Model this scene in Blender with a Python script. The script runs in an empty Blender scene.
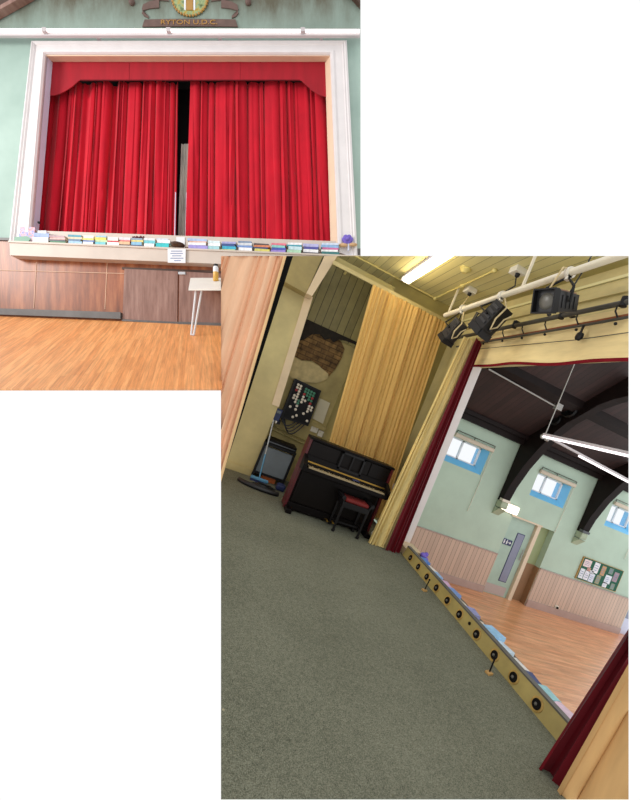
import bpy, bmesh, math, random
from mathutils import Vector, Matrix

scene = bpy.context.scene
COL = scene.collection
PI = math.pi
rnd = random.Random(7)

# ------------------------------------------------------------------ camera
EYE = Vector((0.0, 0.0, 1.40))
RIGHT = Vector((0.89409933, -0.23885719, 0.37885833))
DOWN = Vector((0.36396212, -0.10544746, -0.92542553))
AHEAD = Vector((0.26099419, 0.96531242, -0.00734554))
cam_d = bpy.data.cameras.new('camera')
cam = bpy.data.objects.new('camera', cam_d)
COL.objects.link(cam)
m = Matrix.Identity(4)
for i in range(3):
    m[i][0], m[i][1], m[i][2], m[i][3] = RIGHT[i], -DOWN[i], -AHEAD[i], EYE[i]
cam.matrix_world = m
cam_d.sensor_width = 36.0
cam_d.lens = 17.1
cam_d.shift_x = -0.0375
cam_d.shift_y = 0.025
cam_d.clip_end = 200
scene.camera = cam

# ------------------------------------------------------------------ two places
# STAGE: the theatre stage with the hall seen through its opening, in metres, z up, stage carpet at z = 0.
# It is a cutaway: floor, ceiling, walls and cloths are sawn off along four section planes.
# HALL: the stage front seen from the hall floor, drawn in wall modules of 0.1737 m, its own frame.
U = 0.1737
HALL_M = Matrix.Identity(4)
_o = EYE + (RIGHT * -17.0 + DOWN * -10.2 + AHEAD * 38.0) * U
for i in range(3):
    HALL_M[i][0], HALL_M[i][1], HALL_M[i][2], HALL_M[i][3] = RIGHT[i], AHEAD[i], -DOWN[i], _o[i]
SECTIONS = [Vector(v) for v in ((0.93054, 0.08413, 0.35639), (-0.56675, 0.76339, -0.30988),
                                (0.43759, 0.28569, -0.85258), (-0.07310, 0.75674, 0.64961))]


class Place:
    def __init__(s, mtx, scale, saw): s.m, s.k, s.saw = mtx, scale, saw


STAGE = Place(Matrix.Identity(4), 1.0, True)
HALL = Place(HALL_M, U, False)

# ------------------------------------------------------------------ materials


def lin(c):
    c = c / 255.0
    return c / 12.92 if c <= 0.04045 else ((c + 0.055) / 1.055) ** 2.4


def rgb(*c): return (lin(c[0]), lin(c[1]), lin(c[2]), 1)


class NT:
    def __init__(s, name):
        s.mat = bpy.data.materials.new(name)
        s.mat.use_nodes = True
        s.t = s.mat.node_tree
        s.b = s.t.nodes['Principled BSDF']
        s.tc = s.n('ShaderNodeTexCoord')

    def n(s, typ, **kw):
        x = s.t.nodes.new(typ)
        for k, v in kw.items():
            setattr(x, k, v)
        return x

    def l(s, a, b): s.t.links.new(a, b)

    def coords(s, scale=(1, 1, 1), rot=(0, 0, 0)):
        mp = s.n('ShaderNodeMapping')
        mp.inputs['Scale'].default_value = scale
        mp.inputs['Rotation'].default_value = rot
        s.l(s.tc.outputs['Object'], mp.inputs['Vector'])
        return mp.outputs['Vector']

    def noise(s, vec, scale, detail=3, rough=.6):
        x = s.n('ShaderNodeTexNoise')
        x.inputs['Scale'].default_value = scale
        x.inputs['Detail'].default_value = detail
        x.inputs['Roughness'].default_value = rough
        s.l(vec, x.inputs['Vector'])
        return x.outputs['Fac']

    def ramp(s, fac, stops):
        x = s.n('ShaderNodeValToRGB')
        e = x.color_ramp.elements
        while len(e) < len(stops):
            e.new(0.5)
        for k, (p, c) in enumerate(stops):
            e[k].position = p
            e[k].color = c
        s.l(fac, x.inputs['Fac'])
        return x.outputs['Color']

    def math(s, op, a, b=None):
        x = s.n('ShaderNodeMath', operation=op)
        for i, v in enumerate((a, b)):
            if v is None:
                continue
            if isinstance(v, (int, float)):
                x.inputs[i].default_value = v
            else:
                s.l(v, x.inputs[i])
        return x.outputs[0]

    def mix(s, fac, a, b, mode='MIX'):
        x = s.n('ShaderNodeMix', data_type='RGBA', blend_type=mode)
        for sock, v in ((x.inputs[0], fac), (x.inputs[6], a), (x.inputs[7], b)):
            if isinstance(v, (int, float, tuple)):
                sock.default_value = v
            else:
                s.l(v, sock)
        return x.outputs[2]

    def bump(s, h, strength, dist=.01):
        x = s.n('ShaderNodeBump')
        x.inputs['Strength'].default_value = strength
        x.inputs['Distance'].default_value = dist
        s.l(h, x.inputs['Height'])
        s.l(x.outputs['Normal'], s.b.inputs['Normal'])

    def done(s, color, rough=.6, metal=0, spec=None):
        if isinstance(color, tuple):
            s.b.inputs['Base Color'].default_value = color
        else:
            s.l(color, s.b.inputs['Base Color'])
        s.b.inputs['Roughness'].default_value = rough
        s.b.inputs['Metallic'].default_value = metal
        if spec is not None:
            s.b.inputs['Specular IOR Level'].default_value = spec
        return s.mat


def shade(c, k): return tuple(min(255, max(0, v * k)) for v in c)


def paint(name, c, rough=.55, var=.10, scale=3.0, bump=0.0, bscale=60, metal=0, spec=None):
    t = NT(name)
    v = t.coords()
    f = t.noise(v, scale, 4)
    col = t.ramp(f, [(.3, rgb(*shade(c, 1 - var))), (.7, rgb(*shade(c, 1 + var * .6)))])
    if bump:
        t.bump(t.noise(v, bscale, 2), bump)
    return t.done(col, rough, metal, spec)


def boards(name, c, axis, width, groove=.08, dark=.45, rough=.6, var=.12, streak=(1, 1, 1)):
    t = NT(name)
    sep = t.n('ShaderNodeSeparateXYZ')
    t.l(t.tc.outputs['Object'], sep.inputs[0])
    q = t.math('DIVIDE', sep.outputs[axis], width)
    fr = t.math('FRACT', q)
    g = t.math('LESS_THAN', fr, groove)
    wn = t.n('ShaderNodeTexWhiteNoise', noise_dimensions='1D')
    t.l(t.math('FLOOR', q), wn.inputs['W'])
    f = t.noise(t.coords(streak), 6, 4)
    mixf = t.math('ADD', t.math('MULTIPLY', f, .6), t.math('MULTIPLY', wn.outputs['Value'], .4))
    col = t.ramp(mixf, [(.25, rgb(*shade(c, 1 - var))), (.75, rgb(*shade(c, 1 + var)))])
    col = t.mix(g, col, rgb(*shade(c, dark)))
    t.bump(t.math('SUBTRACT', 1.0, g), .6, .006)
    return t.done(col, rough)


def plankfloor(name, cols, blen, bwid, rot, rough=.3, noise_stretch=(1, 14, 1)):
    t = NT(name)
    v = t.coords((1, 1, 1), (0, 0, rot))
    br = t.n('ShaderNodeTexBrick')
    br.offset = .37
    br.inputs['Scale'].default_value = 1
    br.inputs['Brick Width'].default_value = blen
    br.inputs['Row Height'].default_value = bwid
    br.inputs['Mortar Size'].default_value = .0012
    br.inputs['Mortar Smooth'].default_value = .2
    br.inputs['Bias'].default_value = 0
    br.inputs['Color1'].default_value = rgb(*cols[0])
    br.inputs['Color2'].default_value = rgb(*cols[1])
    br.inputs['Mortar'].default_value = rgb(*cols[2])
    t.l(v, br.inputs['Vector'])
    mp = t.n('ShaderNodeMapping')
    mp.inputs['Scale'].default_value = noise_stretch
    t.l(v, mp.inputs['Vector'])
    f = t.noise(mp.outputs['Vector'], 1.6, 5, .65)
    col = t.mix(.75, br.outputs['Color'], t.ramp(f, [(.3, (.6, .54, .5, 1)), (.7, (1.3, 1.27, 1.24, 1))]), 'MULTIPLY')
    return t.done(col, rough)


def cloth(name, c, var=.12, rough=.9, sheen=.0, scale=(3, 3, .5), weave=0.0):
    t = NT(name)
    f = t.noise(t.coords(scale), 3, 3)
    col = t.ramp(f, [(.3, rgb(*shade(c, 1 - var))), (.72, rgb(*shade(c, 1 + var)))])
    if weave:
        t.bump(t.noise(t.coords(), 260, 1), weave, .003)
    t.b.inputs['Sheen Weight'].default_value = sheen
    return t.done(col, rough, 0, .15)


def glow(name, c, strength):
    t = NT(name)
    t.b.inputs['Emission Color'].default_value = rgb(*c)
    t.b.inputs['Emission Strength'].default_value = strength
    return t.done(rgb(*c), .4)


M = {}


def carpet_mat():
    t = NT('carpet_green')
    v = t.coords()
    f1 = t.noise(v, 1.3, 3)
    f2 = t.noise(v, 170, 2, .7)
    f3 = t.noise(v, 45, 2, .6)
    f = t.math('ADD', t.math('MULTIPLY', f1, .16), t.math('ADD', t.math('MULTIPLY', f2, .64), t.math('MULTIPLY', f3, .20)))
    col = t.ramp(f, [(.34, rgb(72, 75, 62)), (.66, rgb(144, 145, 126))])
    vo = t.n('ShaderNodeTexVoronoi')
    vo.inputs['Scale'].default_value = 5.5
    t.l(v, vo.inputs['Vector'])
    speck = t.math('LESS_THAN', vo.outputs['Distance'], .035)
    col = t.mix(t.math('MULTIPLY', speck, .55), col, rgb(190, 180, 150))
    t.bump(f2, .5, .01)
    return t.done(col, .97, 0, .05)


def brick_mat():
    t = NT('bare_brick')
    mp = t.n('ShaderNodeMapping')
    mp.inputs['Rotation'].default_value = (PI / 2, 0, 0)
    t.l(t.tc.outputs['Object'], mp.inputs['Vector'])
    br = t.n('ShaderNodeTexBrick')
    br.inputs['Scale'].default_value = 1
    br.inputs['Brick Width'].default_value = .22
    br.inputs['Row Height'].default_value = .075
    br.inputs['Mortar Size'].default_value = .008
    br.inputs['Color1'].default_value = rgb(140, 112, 70)
    br.inputs['Color2'].default_value = rgb(112, 88, 56)
    br.inputs['Mortar'].default_value = rgb(88, 70, 46)
    t.l(mp.outputs['Vector'], br.inputs['Vector'])
    f = t.noise(t.coords(), 7, 5)
    col = t.mix(.8, br.outputs['Color'], t.ramp(f, [(.35, (.25, .22, .2, 1)), (.62, (1.25, 1.15, 1.0, 1))]), 'MULTIPLY')
    t.bump(f, .8, .03)
    return t.done(col, .95)


def wainscot_wood():
    t = NT('wainscot_wood')
    f = t.noise(t.coords((5, 1, .55)), 2.2, 6, .65)
    f2 = t.noise(t.coords((1, 1, 1)), .8, 2)
    col = t.ramp(f, [(.28, rgb(106, 54, 30)), (.5, rgb(152, 86, 50)), (.75, rgb(186, 120, 78))])
    col = t.mix(.5, col, t.ramp(f2, [(.35, (.7, .68, .66, 1)), (.65, (1.2, 1.15, 1.1, 1))]), 'MULTIPLY')
    return t.done(col, .38)


def hatch_wood():
    t = NT('hatch_wood')
    f = t.noise(t.coords((6, 1, .7)), 2.0, 6, .65)
    col = t.ramp(f, [(.28, rgb(114, 78, 66)), (.5, rgb(142, 106, 94)), (.75, rgb(166, 132, 120))])
    return t.done(col, .35)


def hallwall_a():
    t = NT('sea_green_plaster_stained')
    sep = t.n('ShaderNodeSeparateXYZ')
    t.l(t.tc.outputs['Object'], sep.inputs[0])
    f = t.noise(t.coords((1.2, 1, .35)), 2.4, 6, .7)
    hi = t.n('ShaderNodeMapRange')
    hi.inputs['From Min'].default_value = 3.6
    hi.inputs['From Max'].default_value = 4.7
    t.l(sep.outputs[2], hi.inputs['Value'])
    stain = t.math('MULTIPLY', t.math('MULTIPLY', hi.outputs[0], f), 2.1)
    col = t.ramp(t.noise(t.coords(), 1.2, 3), [(.3, rgb(146, 170, 160)), (.7, rgb(168, 190, 180))])
    col = t.mix(stain, col, rgb(88, 84, 66))
    return t.done(col, .6)


def crest_mat():
    t = NT('crest_enamel')
    f = t.noise(t.coords(), 9, 3)
    col = t.ramp(f, [(.35, rgb(70, 88, 44)), (.5, rgb(150, 168, 120)), (.62, rgb(176, 150, 60)), (.8, rgb(110, 70, 40))])
    return t.done(col, .45)


def pane_glass():
    t = NT('window_glass')
    tr = t.n('ShaderNodeBsdfTransparent')
    tr.inputs['Color'].default_value = (.97, .985, 1, 1)
    gl = t.n('ShaderNodeBsdfGlossy')
    gl.inputs['Roughness'].default_value = .05
    mx = t.n('ShaderNodeMixShader')
    mx.inputs[0].default_value = .05
    t.l(tr.outputs[0], mx.inputs[1])
    t.l(gl.outputs[0], mx.inputs[2])
    out = [n for n in t.t.nodes if n.type == 'OUTPUT_MATERIAL'][0]
    t.l(mx.outputs[0], out.inputs['Surface'])
    return t.mat


M['carpet'] = carpet_mat()
M['brick'] = brick_mat()
M['peach'] = cloth('peach_cloth', (238, 192, 156), .04)
M['hem'] = cloth('yellow_hem', (226, 188, 138), .05)
M['gapblack'] = cloth('gap_shade_black', (20, 20, 18), .2)
M['mustard'] = cloth('mustard_cloth', (216, 178, 106), .03, .8, .05)
M['creamcloth'] = cloth('cream_cloth', (232, 210, 144), .08)
M['darkred'] = cloth('dark_red_velvet', (98, 8, 20), .12, .85, .1)
M['tan'] = cloth('tan_cloth', (196, 156, 104), .08)
M['pelmet'] = cloth('pelmet_cloth', (232, 208, 150), .06, .9, 0, (.6, .6, 3))
M['redtrim'] = cloth('pelmet_red_edge', (120, 20, 30), .1)
M['scarlet'] = cloth('scarlet_velvet', (188, 16, 38), .06, .8, .12, (2, 2, .6), .25)
M['scarlet_flat'] = cloth('scarlet_pelmet_cloth', (158, 20, 36), .06, .85, .2)
M['greycloth'] = cloth('grey_drape', (206, 203, 192), .15)
M['olive'] = paint('olive_paint', (166, 152, 92), .5, .08)
M['olive_light'] = paint('pale_olive_paint', (190, 174, 118), .5, .07)
M['pinktrim'] = paint('pinkish_cream_gloss', (214, 190, 152), .4, .05)
M['bulk'] = paint('bulkhead_olive', (152, 134, 80), .5, .12)
M['tgback'] = boards('olive_matchboard', (140, 130, 82), 0, .13, .07, .35)
M['creamwall'] = paint('cream_plaster', (176, 160, 104), .7, .14, 2.5, .2)
M['plaster'] = paint('broken_plaster', (190, 172, 122), .8, .12, 8, .3)
M['ceilboards'] = boards('ceiling_matchboard', (218, 208, 150), 0, .115, .06, .7, .45, .06, (1, .1, 1))
M['conduit'] = paint('cream_conduit', (222, 206, 130), .4, .04)
M['soot'] = paint('sooty_timber', (34, 28, 20), .9, .3, 20, .6)
M['pianoblack'] = paint('piano_black', (15, 11, 10), .45, .15, 4, spec=.12)
M['pianopanel'] = paint('piano_black_panel', (18, 13, 11), .35, .12, 4, spec=.15)
M['pianored'] = paint('piano_mahogany', (84, 14, 20), .4, .15, 6)
M['ivory'] = paint('ivory_keys', (158, 140, 104), .3, .05)
M['ebony'] = paint('ebony', (9, 8, 8), .5, spec=.2)
M['brass'] = paint('brass', (170, 134, 60), .3, .1, metal=.8)
M['stoolblack'] = paint('stool_black_wood', (20, 18, 19), .4, .15, spec=.3)
M['stoolred'] = cloth('stool_red_leather', (108, 38, 36), .1, .5)
M['blackmetal'] = paint('black_metal', (17, 17, 18), .5, .15, spec=.3)
M['greymetal'] = paint('grey_metal', (92, 96, 100), .4, .1, metal=.4)
M['lanternside'] = paint('lantern_grey', (48, 47, 47), .4, .15, metal=.3)
M['lanterntop'] = paint('lantern_warm_top', (150, 112, 84), .4, .12)
M['pipe'] = paint('pipe_grey', (78, 76, 68), .4, .15, metal=.3)
M['whitebar'] = paint('white_bar', (226, 216, 190), .4, .05)
M['whiteplastic'] = paint('white_plastic', (226, 220, 204), .4, .04)
M['rope'] = paint('rope', (206, 186, 140), .9, .1, 30)
M['orangecable'] = paint('rusty_cable', (150, 84, 48), .6, .1)
M['greypanel'] = paint('blue_grey_panel', (116, 124, 128), .5, .08, 3)
M['orange'] = paint('orange_card', (196, 104, 48), .6, .08)
M['bluebroom'] = paint('blue_plastic', (92, 152, 186), .5, .06)
M['greyhandle'] = paint('pale_grey_handle', (176, 180, 178), .4, .05)
M['navy'] = paint('navy_plastic', (36, 48, 92), .45, .1)
M['paper'] = paint('paper', (212, 204, 176), .8, .04)
M['whitepaper'] = paint('white_paper', (232, 232, 236), .8, .02)
M['ink'] = paint('faint_print', (120, 136, 176), .8, .02)
M['strip'] = paint('olive_gold_paint', (168, 150, 88), .45, .10, 5)
M['rust'] = paint('rusty_gold_ring', (176, 142, 72), .55, .2, 20)
M['cup'] = paint('dark_lamp_cup', (16, 13, 11), .6, .2, spec=.15)
M['dimbulb'] = paint('dusty_bulb', (104, 100, 90), .3, .1)
M['bulb'] = paint('grey_glass_bulb', (150, 150, 140), .15, .1)
M['jamb'] = paint('white_gloss_paint', (226, 218, 214), .4, .03)
M['ledge'] = paint('dark_ledge', (96, 92, 84), .5, .1)
M['hallwall'] = paint('sea_green_paint', (184, 206, 188), .55, .05, 1.2)
M['corbel'] = paint('grey_green_stone_paint', (172, 186, 160), .6, .08, 8)
M['hallgreen_dk'] = paint('moss_green_paint', (158, 172, 128), .55, .05, 2)
M['wains'] = boards('beige_matchboard', (204, 178, 160), 0, .095, .10, .72, .45, .04, (1, 1, .1))
M['skirt'] = paint('beige_skirting', (182, 158, 150), .4, .05)
M['brownlow'] = paint('brown_dado', (150, 116, 84), .5, .06)
M['hallfloor'] = plankfloor('hall_floor', ((240, 180, 134), (226, 158, 112), (190, 126, 86)), 1.6, .07, 0.0, .28, (1, 10, 1))
M['roof'] = boards('dark_roof_boards', (50, 32, 31), 0, .11, .08, .45, .6, .16, (1, .15, 1))
M['truss'] = paint('dark_truss_timber', (26, 16, 15), .55, .2, 4, spec=.2)
M['winframe'] = paint('white_window_paint', (226, 232, 240), .4, .02)
M['reveal'] = paint('reveal_sky_light_tint', (122, 204, 255), .5, .03)  # blue tint of the sky light put into the reveal and sill colour
M['glass'] = pane_glass()
M['blind'] = paint('beige_blind', (216, 204, 184), .7, .03)
M['doorgreen'] = paint('door_green', (172, 198, 184), .4, .04)
M['doorglass'] = paint('obscured_door_glass', (136, 142, 166), .2, .06, 2)
M['kick'] = paint('pinkish_kick_plate', (190, 176, 172), .35, .03)
M['signblue'] = paint('sign_blue', (36, 48, 96), .4, .03)
M['signwhite'] = paint('sign_white', (230, 232, 236), .5, .02)
M['post'] = paint('cream_post', (226, 208, 182), .4, .03)
M['boardgreen'] = paint('noticeboard_baize', (38, 96, 76), .9, .08, 30)
M['boardwood'] = paint('pale_wood_edge', (190, 150, 90), .5, .1)
M['exitlamp'] = glow('emergency_lamp_face', (255, 246, 226), 2.2)
M['tube'] = glow('fluorescent_tube_warm', (255, 238, 196), 9.0)
M['tubecool'] = glow('fluorescent_tube_cool', (255, 244, 248), 1.6)
M['tubehall'] = glow('fluorescent_tube_white', (255, 250, 246), 1.3)
M['tubebody'] = paint('tube_batten', (196, 188, 190), .45, .03)
M['steel'] = paint('steel_rod', (170, 168, 164), .35, .06, metal=.5)
M['wallA'] = hallwall_a()
M['wains_a'] = wainscot_wood()
M['hatch'] = hatch_wood()
M['seam'] = paint('pale_seam', (206, 168, 140), .5, .1)
M['skirt_a'] = paint('dark_grey_skirting', (98, 95, 94), .5, .15, 3)
M['cream_frame'] = paint('cream_white_moulding', (226, 220, 220), .42, .025, 3)
M['beige_sill'] = paint('beige_sill_paint', (204, 190, 178), .5, .03)
M['peachreveal'] = paint('peach_reveal_paint', (232, 204, 176), .5, .03)
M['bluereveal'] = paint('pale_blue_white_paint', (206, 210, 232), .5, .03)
M['floorA'] = plankfloor('parquet_strip_floor', ((246, 178, 114), (226, 152, 90), (208, 130, 72)), 1.3, .055, math.radians(68), .42, (1.2, 22, 1))
M['tablewhite'] = paint('white_laminate', (240, 236, 228), .35, .02)
M['tableleg'] = paint('white_steel_leg', (226, 226, 232), .35, .03)
M['bottle'] = paint('amber_yellow_liquid', (226, 176, 84), .25, .05)
M['ribbon'] = paint('brown_ribbon_paint', (104, 80, 72), .6, .12, 6)
M['gold'] = paint('gold_leaf', (176, 130, 62), .4, .08)
M['crest'] = crest_mat()
M['darkbeam'] = paint('dark_brown_rafter', (74, 50, 38), .5, .15, 3)
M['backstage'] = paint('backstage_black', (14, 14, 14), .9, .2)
M['hinge'] = paint('pale_steel_bolt', (200, 206, 214), .35, .05)
M['bowl'] = paint('dark_brown_glaze', (72, 48, 34), .3, .2, 20)
M['purple'] = paint('purple_petals', (120, 100, 196), .7, .12, 30)
M['shell'] = paint('tan_leaf', (206, 168, 128), .7, .1, 20)
M['dried'] = paint('dark_red_dried_flowers', (112, 52, 54), .8, .2, 20)
M['tinyblack'] = paint('black_plastic', (28, 28, 30), .4)

_bookm = {}


def bookmat(c):
    if c not in _bookm:
        _bookm[c] = paint('book_cover', c, .5, .1, 14)
    return _bookm[c]


# ------------------------------------------------------------------ mesh helpers
class MB:
    """Collects shapes; coordinates in the place's own units."""

    def __init__(s):
        s.bm = bmesh.new()

    def hull8(s, p):
        v = [s.bm.verts.new(q) for q in p]
        for f in ((0, 3, 2, 1), (4, 5, 6, 7), (0, 1, 5, 4), (1, 2, 6, 5), (2, 3, 7, 6), (3, 0, 4, 7)):
            s.bm.faces.new([v[i] for i in f])
        return s

    def box(s, a, b, bev=0.0):
        (x0, y0, z0), (x1, y1, z1) = a, b
        n0 = len(s.bm.verts)
        s.hull8([(x0, y0, z0), (x1, y0, z0), (x1, y1, z0), (x0, y1, z0), (x0, y0, z1), (x1, y0, z1), (x1, y1, z1), (x0, y1, z1)])
        if bev:
            s.bm.verts.ensure_lookup_table()
            vs = set(s.bm.verts[n0:])
            es = [e for e in s.bm.edges if e.verts[0] in vs and e.verts[1] in vs]
            bmesh.ops.bevel(s.bm, geom=es, offset=bev, segments=2, affect='EDGES', profile=.5)
        return s

    def obox(s, c, size, mtx, bev=0.0):
        """box of SIZE centred on C, turned by the 3x3 MTX"""
        n0 = len(s.bm.verts)
        h = [q / 2 for q in size]
        s.box((-h[0], -h[1], -h[2]), (h[0], h[1], h[2]), bev)
        s.bm.verts.ensure_lookup_table()
        for v in s.bm.verts[n0:]:
            v.co = mtx @ v.co + Vector(c)
        return s

    def prism(s, poly, ext):
        e = Vector(ext)
        a = [s.bm.verts.new(p) for p in poly]
        b = [s.bm.verts.new(Vector(p) + e) for p in poly]
        n = len(poly)
        s.bm.faces.new(a)
        s.bm.faces.new(b[::-1])
        for i in range(n):
            s.bm.faces.new((a[i], b[i], b[(i + 1) % n], a[(i + 1) % n]))
        return s

    def tube(s, pts, r, n=8, r1=None):
        pts = [Vector(p) for p in pts]
        rings = []
        up = None
        for i, p in enumerate(pts):
            d = (pts[min(i + 1, len(pts) - 1)] - pts[max(i - 1, 0)]).normalized()
            if up is None:
                up = Vector((0, 0, 1)) if abs(d.z) < .9 else Vector((1, 0, 0))
            x = d.cross(up).normalized()
            up = x.cross(d).normalized()
            rr = r if r1 is None else r + (r1 - r) * i / (len(pts) - 1)
            rings.append([s.bm.verts.new(p + (x * math.cos(2 * PI * k / n) + up * math.sin(2 * PI * k / n)) * rr) for k in range(n)])
        for a, b in zip(rings, rings[1:]):
            for k in range(n):
                s.bm.faces.new((a[k], a[(k + 1) % n], b[(k + 1) % n], b[k]))
        s.bm.faces.new(rings[0][::-1])
        s.bm.faces.new(rings[-1])
        return s

    def lathe(s, base, axis, prof, n=20):
        """prof: (distance along AXIS, radius) from BASE"""
        ax = Vector(axis).normalized()
        x = ax.cross(Vector((0, 0, 1)) if abs(ax.z) < .9 else Vector((1, 0, 0))).normalized()
        y = ax.cross(x)
        rings = []
        for t, r in prof:
            r = max(r, 1e-4)
            rings.append([s.bm.verts.new(Vector(base) + ax * t + (x * math.cos(2 * PI * k / n) + y * math.sin(2 * PI * k / n)) * r) for k in range(n)])
        for a, b in zip(rings, rings[1:]):
            for k in range(n):
                s.bm.faces.new((a[k], a[(k + 1) % n], b[(k + 1) % n], b[k]))
        s.bm.faces.new(rings[0][::-1])
        s.bm.faces.new(rings[-1])
        return s

    def ball(s, c, r, sq=(1, 1, 1), seg=14):
        mt = Matrix.Translation(c) @ Matrix.Diagonal((r * sq[0], r * sq[1], r * sq[2], 1))
        bmesh.ops.create_uvsphere(s.bm, u_segments=seg, v_segments=seg // 2 + 2, radius=1, matrix=mt)
        return s

    def grid_solid(s, f, nu, nv, off):
        """closed sheet: f(u, v) front, pushed back by the vector OFF(u, v)"""
        A, B = [], []
        for j in range(nv + 1):
            ra, rb = [], []
            for i in range(nu + 1):
                u, v = i / nu, j / nv
                p = Vector(f(u, v))
                ra.append(s.bm.verts.new(p))
                rb.append(s.bm.verts.new(p + Vector(off)))
            A.append(ra)
            B.append(rb)
        for j in range(nv):
            for i in range(nu):
                s.bm.faces.new((A[j][i], A[j][i + 1], A[j + 1][i + 1], A[j + 1][i]))
                s.bm.faces.new((B[j][i], B[j + 1][i], B[j + 1][i + 1], B[j][i + 1]))
        for i in range(nu):
            s.bm.faces.new((A[0][i + 1], A[0][i], B[0][i], B[0][i + 1]))
            s.bm.faces.new((A[nv][i], A[nv][i + 1], B[nv][i + 1], B[nv][i]))
        for j in range(nv):
            s.bm.faces.new((A[j][0], A[j + 1][0], B[j + 1][0], B[j][0]))
            s.bm.faces.new((A[j + 1][nu], A[j][nu], B[j][nu], B[j + 1][nu]))
        return s


def drape(bl, br, tl, tr, folds, amp, normal, seed=0, thick=.012, nv=14, top=.55, fine=10, warp=.35, sharp=0.0):
    """a hanging cloth between its four corners, gathered into FOLDS"""
    r = random.Random(seed)
    ph = [r.uniform(0, 6.28) for _ in range(6)]
    bl, br, tl, tr, nn = (Vector(q) for q in (bl, br, tl, tr, normal))
    wid = (br - bl).normalized()

    def f(u, v):
        p = (bl.lerp(br, u)).lerp(tl.lerp(tr, u), v)
        w = u + warp / folds * (math.sin(2 * PI * u * folds * .37 + ph[0]) + .6 * math.sin(2 * PI * u * folds * .61 + ph[1]))
        a = 2 * PI * folds * w + .5 * math.sin(2.2 * v + ph[2])
        am = amp * (1 + (top - 1) * v) * (.72 + .38 * math.sin(2 * PI * u * folds * .23 + ph[3]))
        sa = math.sin(a)
        sa = sa if sharp == 0 else (1 - sharp) * sa + sharp * (1 - 2 * (.5 - .5 * sa) ** 3)
        d = am * (.78 * sa + .22 * math.sin(2 * a + ph[4]) + .12 * math.sin(3.1 * a * .5 + 3 * v))
        s = am * .38 * math.sin(a * 2 + .6)
        return p + nn * d + wid * s * (1 if 0 < u < 1 else 0)
    mb = MB()
    mb.grid_solid(f, folds * fine, nv, -nn * thick)
    return mb


def saw(bm, w2l_eye, planes, mw):
    for n in planes:
        co = w2l_eye
        no = (mw.to_3x3().transposed() @ n).normalized()
        ds = [no.dot(v.co - co) for v in bm.verts]
        if not ds or min(ds) >= -1e-5:
            continue
        if max(ds) <= 1e-5:
            bm.clear()
            return
        r = bmesh.ops.bisect_plane(bm, geom=bm.verts[:] + bm.edges[:] + bm.faces[:], plane_co=co, plane_no=no, clear_inner=True, dist=1e-6)
        cut = [g for g in r['geom_cut'] if isinstance(g, bmesh.types.BMEdge)]
        cut = [e for e in cut if e.is_valid and len(e.link_faces) == 1]
        if cut:
            bmesh.ops.holes_fill(bm, edges=cut, sides=0)


def link(o, parent, place, loc):
    COL.objects.link(o)
    if parent is not None:
        o.parent = parent
    else:
        o.matrix_world = place.m @ Matrix.Translation(Vector(loc) * place.k)


def tag(o, label=None, cat=None, group=None, kind=None):
    for k, v in (('label', label), ('category', cat), ('group', group), ('kind', kind)):
        if v:
            o[k] = v
    return o


def build(mb, name, material, parent=None, place=STAGE, smooth=False, loc=None, sawn=True):
    """Link the collected shapes as one mesh object. With a parent the mesh keeps the parent's origin."""
    bm = mb.bm
    if parent is not None:
        loc, place = parent['_o'], PL[parent['_p']]
    elif loc is None:
        vs = [v.co for v in bm.verts]
        loc = ((min(v.x for v in vs) + max(v.x for v in vs)) / 2, (min(v.y for v in vs) + max(v.y for v in vs)) / 2, min(v.z for v in vs))
    loc = Vector(loc)
    for v in bm.verts:
        v.co = (v.co - loc) * place.k
    bmesh.ops.recalc_face_normals(bm, faces=bm.faces[:])
    mw = place.m @ Matrix.Translation(loc * place.k)
    if place.saw and sawn:
        saw(bm, mw.inverted() @ EYE, SECTIONS, mw)
        if not bm.verts:
            bm.free()
            return None
    if not smooth:
        pass
    me = bpy.data.meshes.new(name)
    bm.to_mesh(me)
    bm.free()
    for p in me.polygons:
        p.use_smooth = smooth
    if smooth:
        try:
            me.set_sharp_from_angle(angle=math.radians(50))
        except Exception:
            pass
    me.materials.append(material if not isinstance(material, str) else M[material])
    o = bpy.data.objects.new(name, me)
    link(o, parent, place, loc)
    o['_o'] = list(loc)
    o['_p'] = 'stage' if place is STAGE else 'hall'
    return o


PL = {'stage': STAGE, 'hall': HALL}


def thing(name, label, cat, loc, group=None, place=STAGE):
    o = bpy.data.objects.new(name, None)
    o.empty_display_size = .05
    link(o, None, place, loc)
    o['_o'] = list(loc)
    o['_p'] = 'stage' if place is STAGE else 'hall'
    return tag(o, label, cat, group)


def solid(mb, name, material, label, cat, group=None, place=STAGE, smooth=False):
    o = build(mb, name, material, None, place, smooth)
    return tag(o, label, cat, group) if o else None


def structure(mb, name, material, parent=None, place=STAGE, smooth=False):
    o = build(mb, name, material, parent, place, smooth)
    if parent is None and o:
        tag(o, kind='structure')
    return o


def rot2(ang, axis='Z'): return Matrix.Rotation(ang, 3, axis)


def copy_thing(src, loc, label, group=None):
    """copy a thing and its parts (and their sub-parts)"""
    r = src.copy()
    COL.objects.link(r)
    pl = PL[src['_p']]
    r.matrix_world = pl.m @ Matrix.Translation(Vector(loc) * pl.k)
    r['label'] = label
    if group:
        r['group'] = group
    for ch in [c for c in KIDS.get(src.name, [])]:
        c = ch.copy()
        COL.objects.link(c)
        c.parent = r
        for g in KIDS.get(ch.name, []):
            d = g.copy()
            COL.objects.link(d)
            d.parent = c
    return r


KIDS = {}


def part(mb, name, material, parent, smooth=False, label=None, sawn=True):
    o = build(mb, name, material, parent, smooth=smooth, sawn=sawn)
    if o is not None:
        KIDS.setdefault(parent.name, []).append(o)
        if label:
            o['label'] = label
    return o


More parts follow.
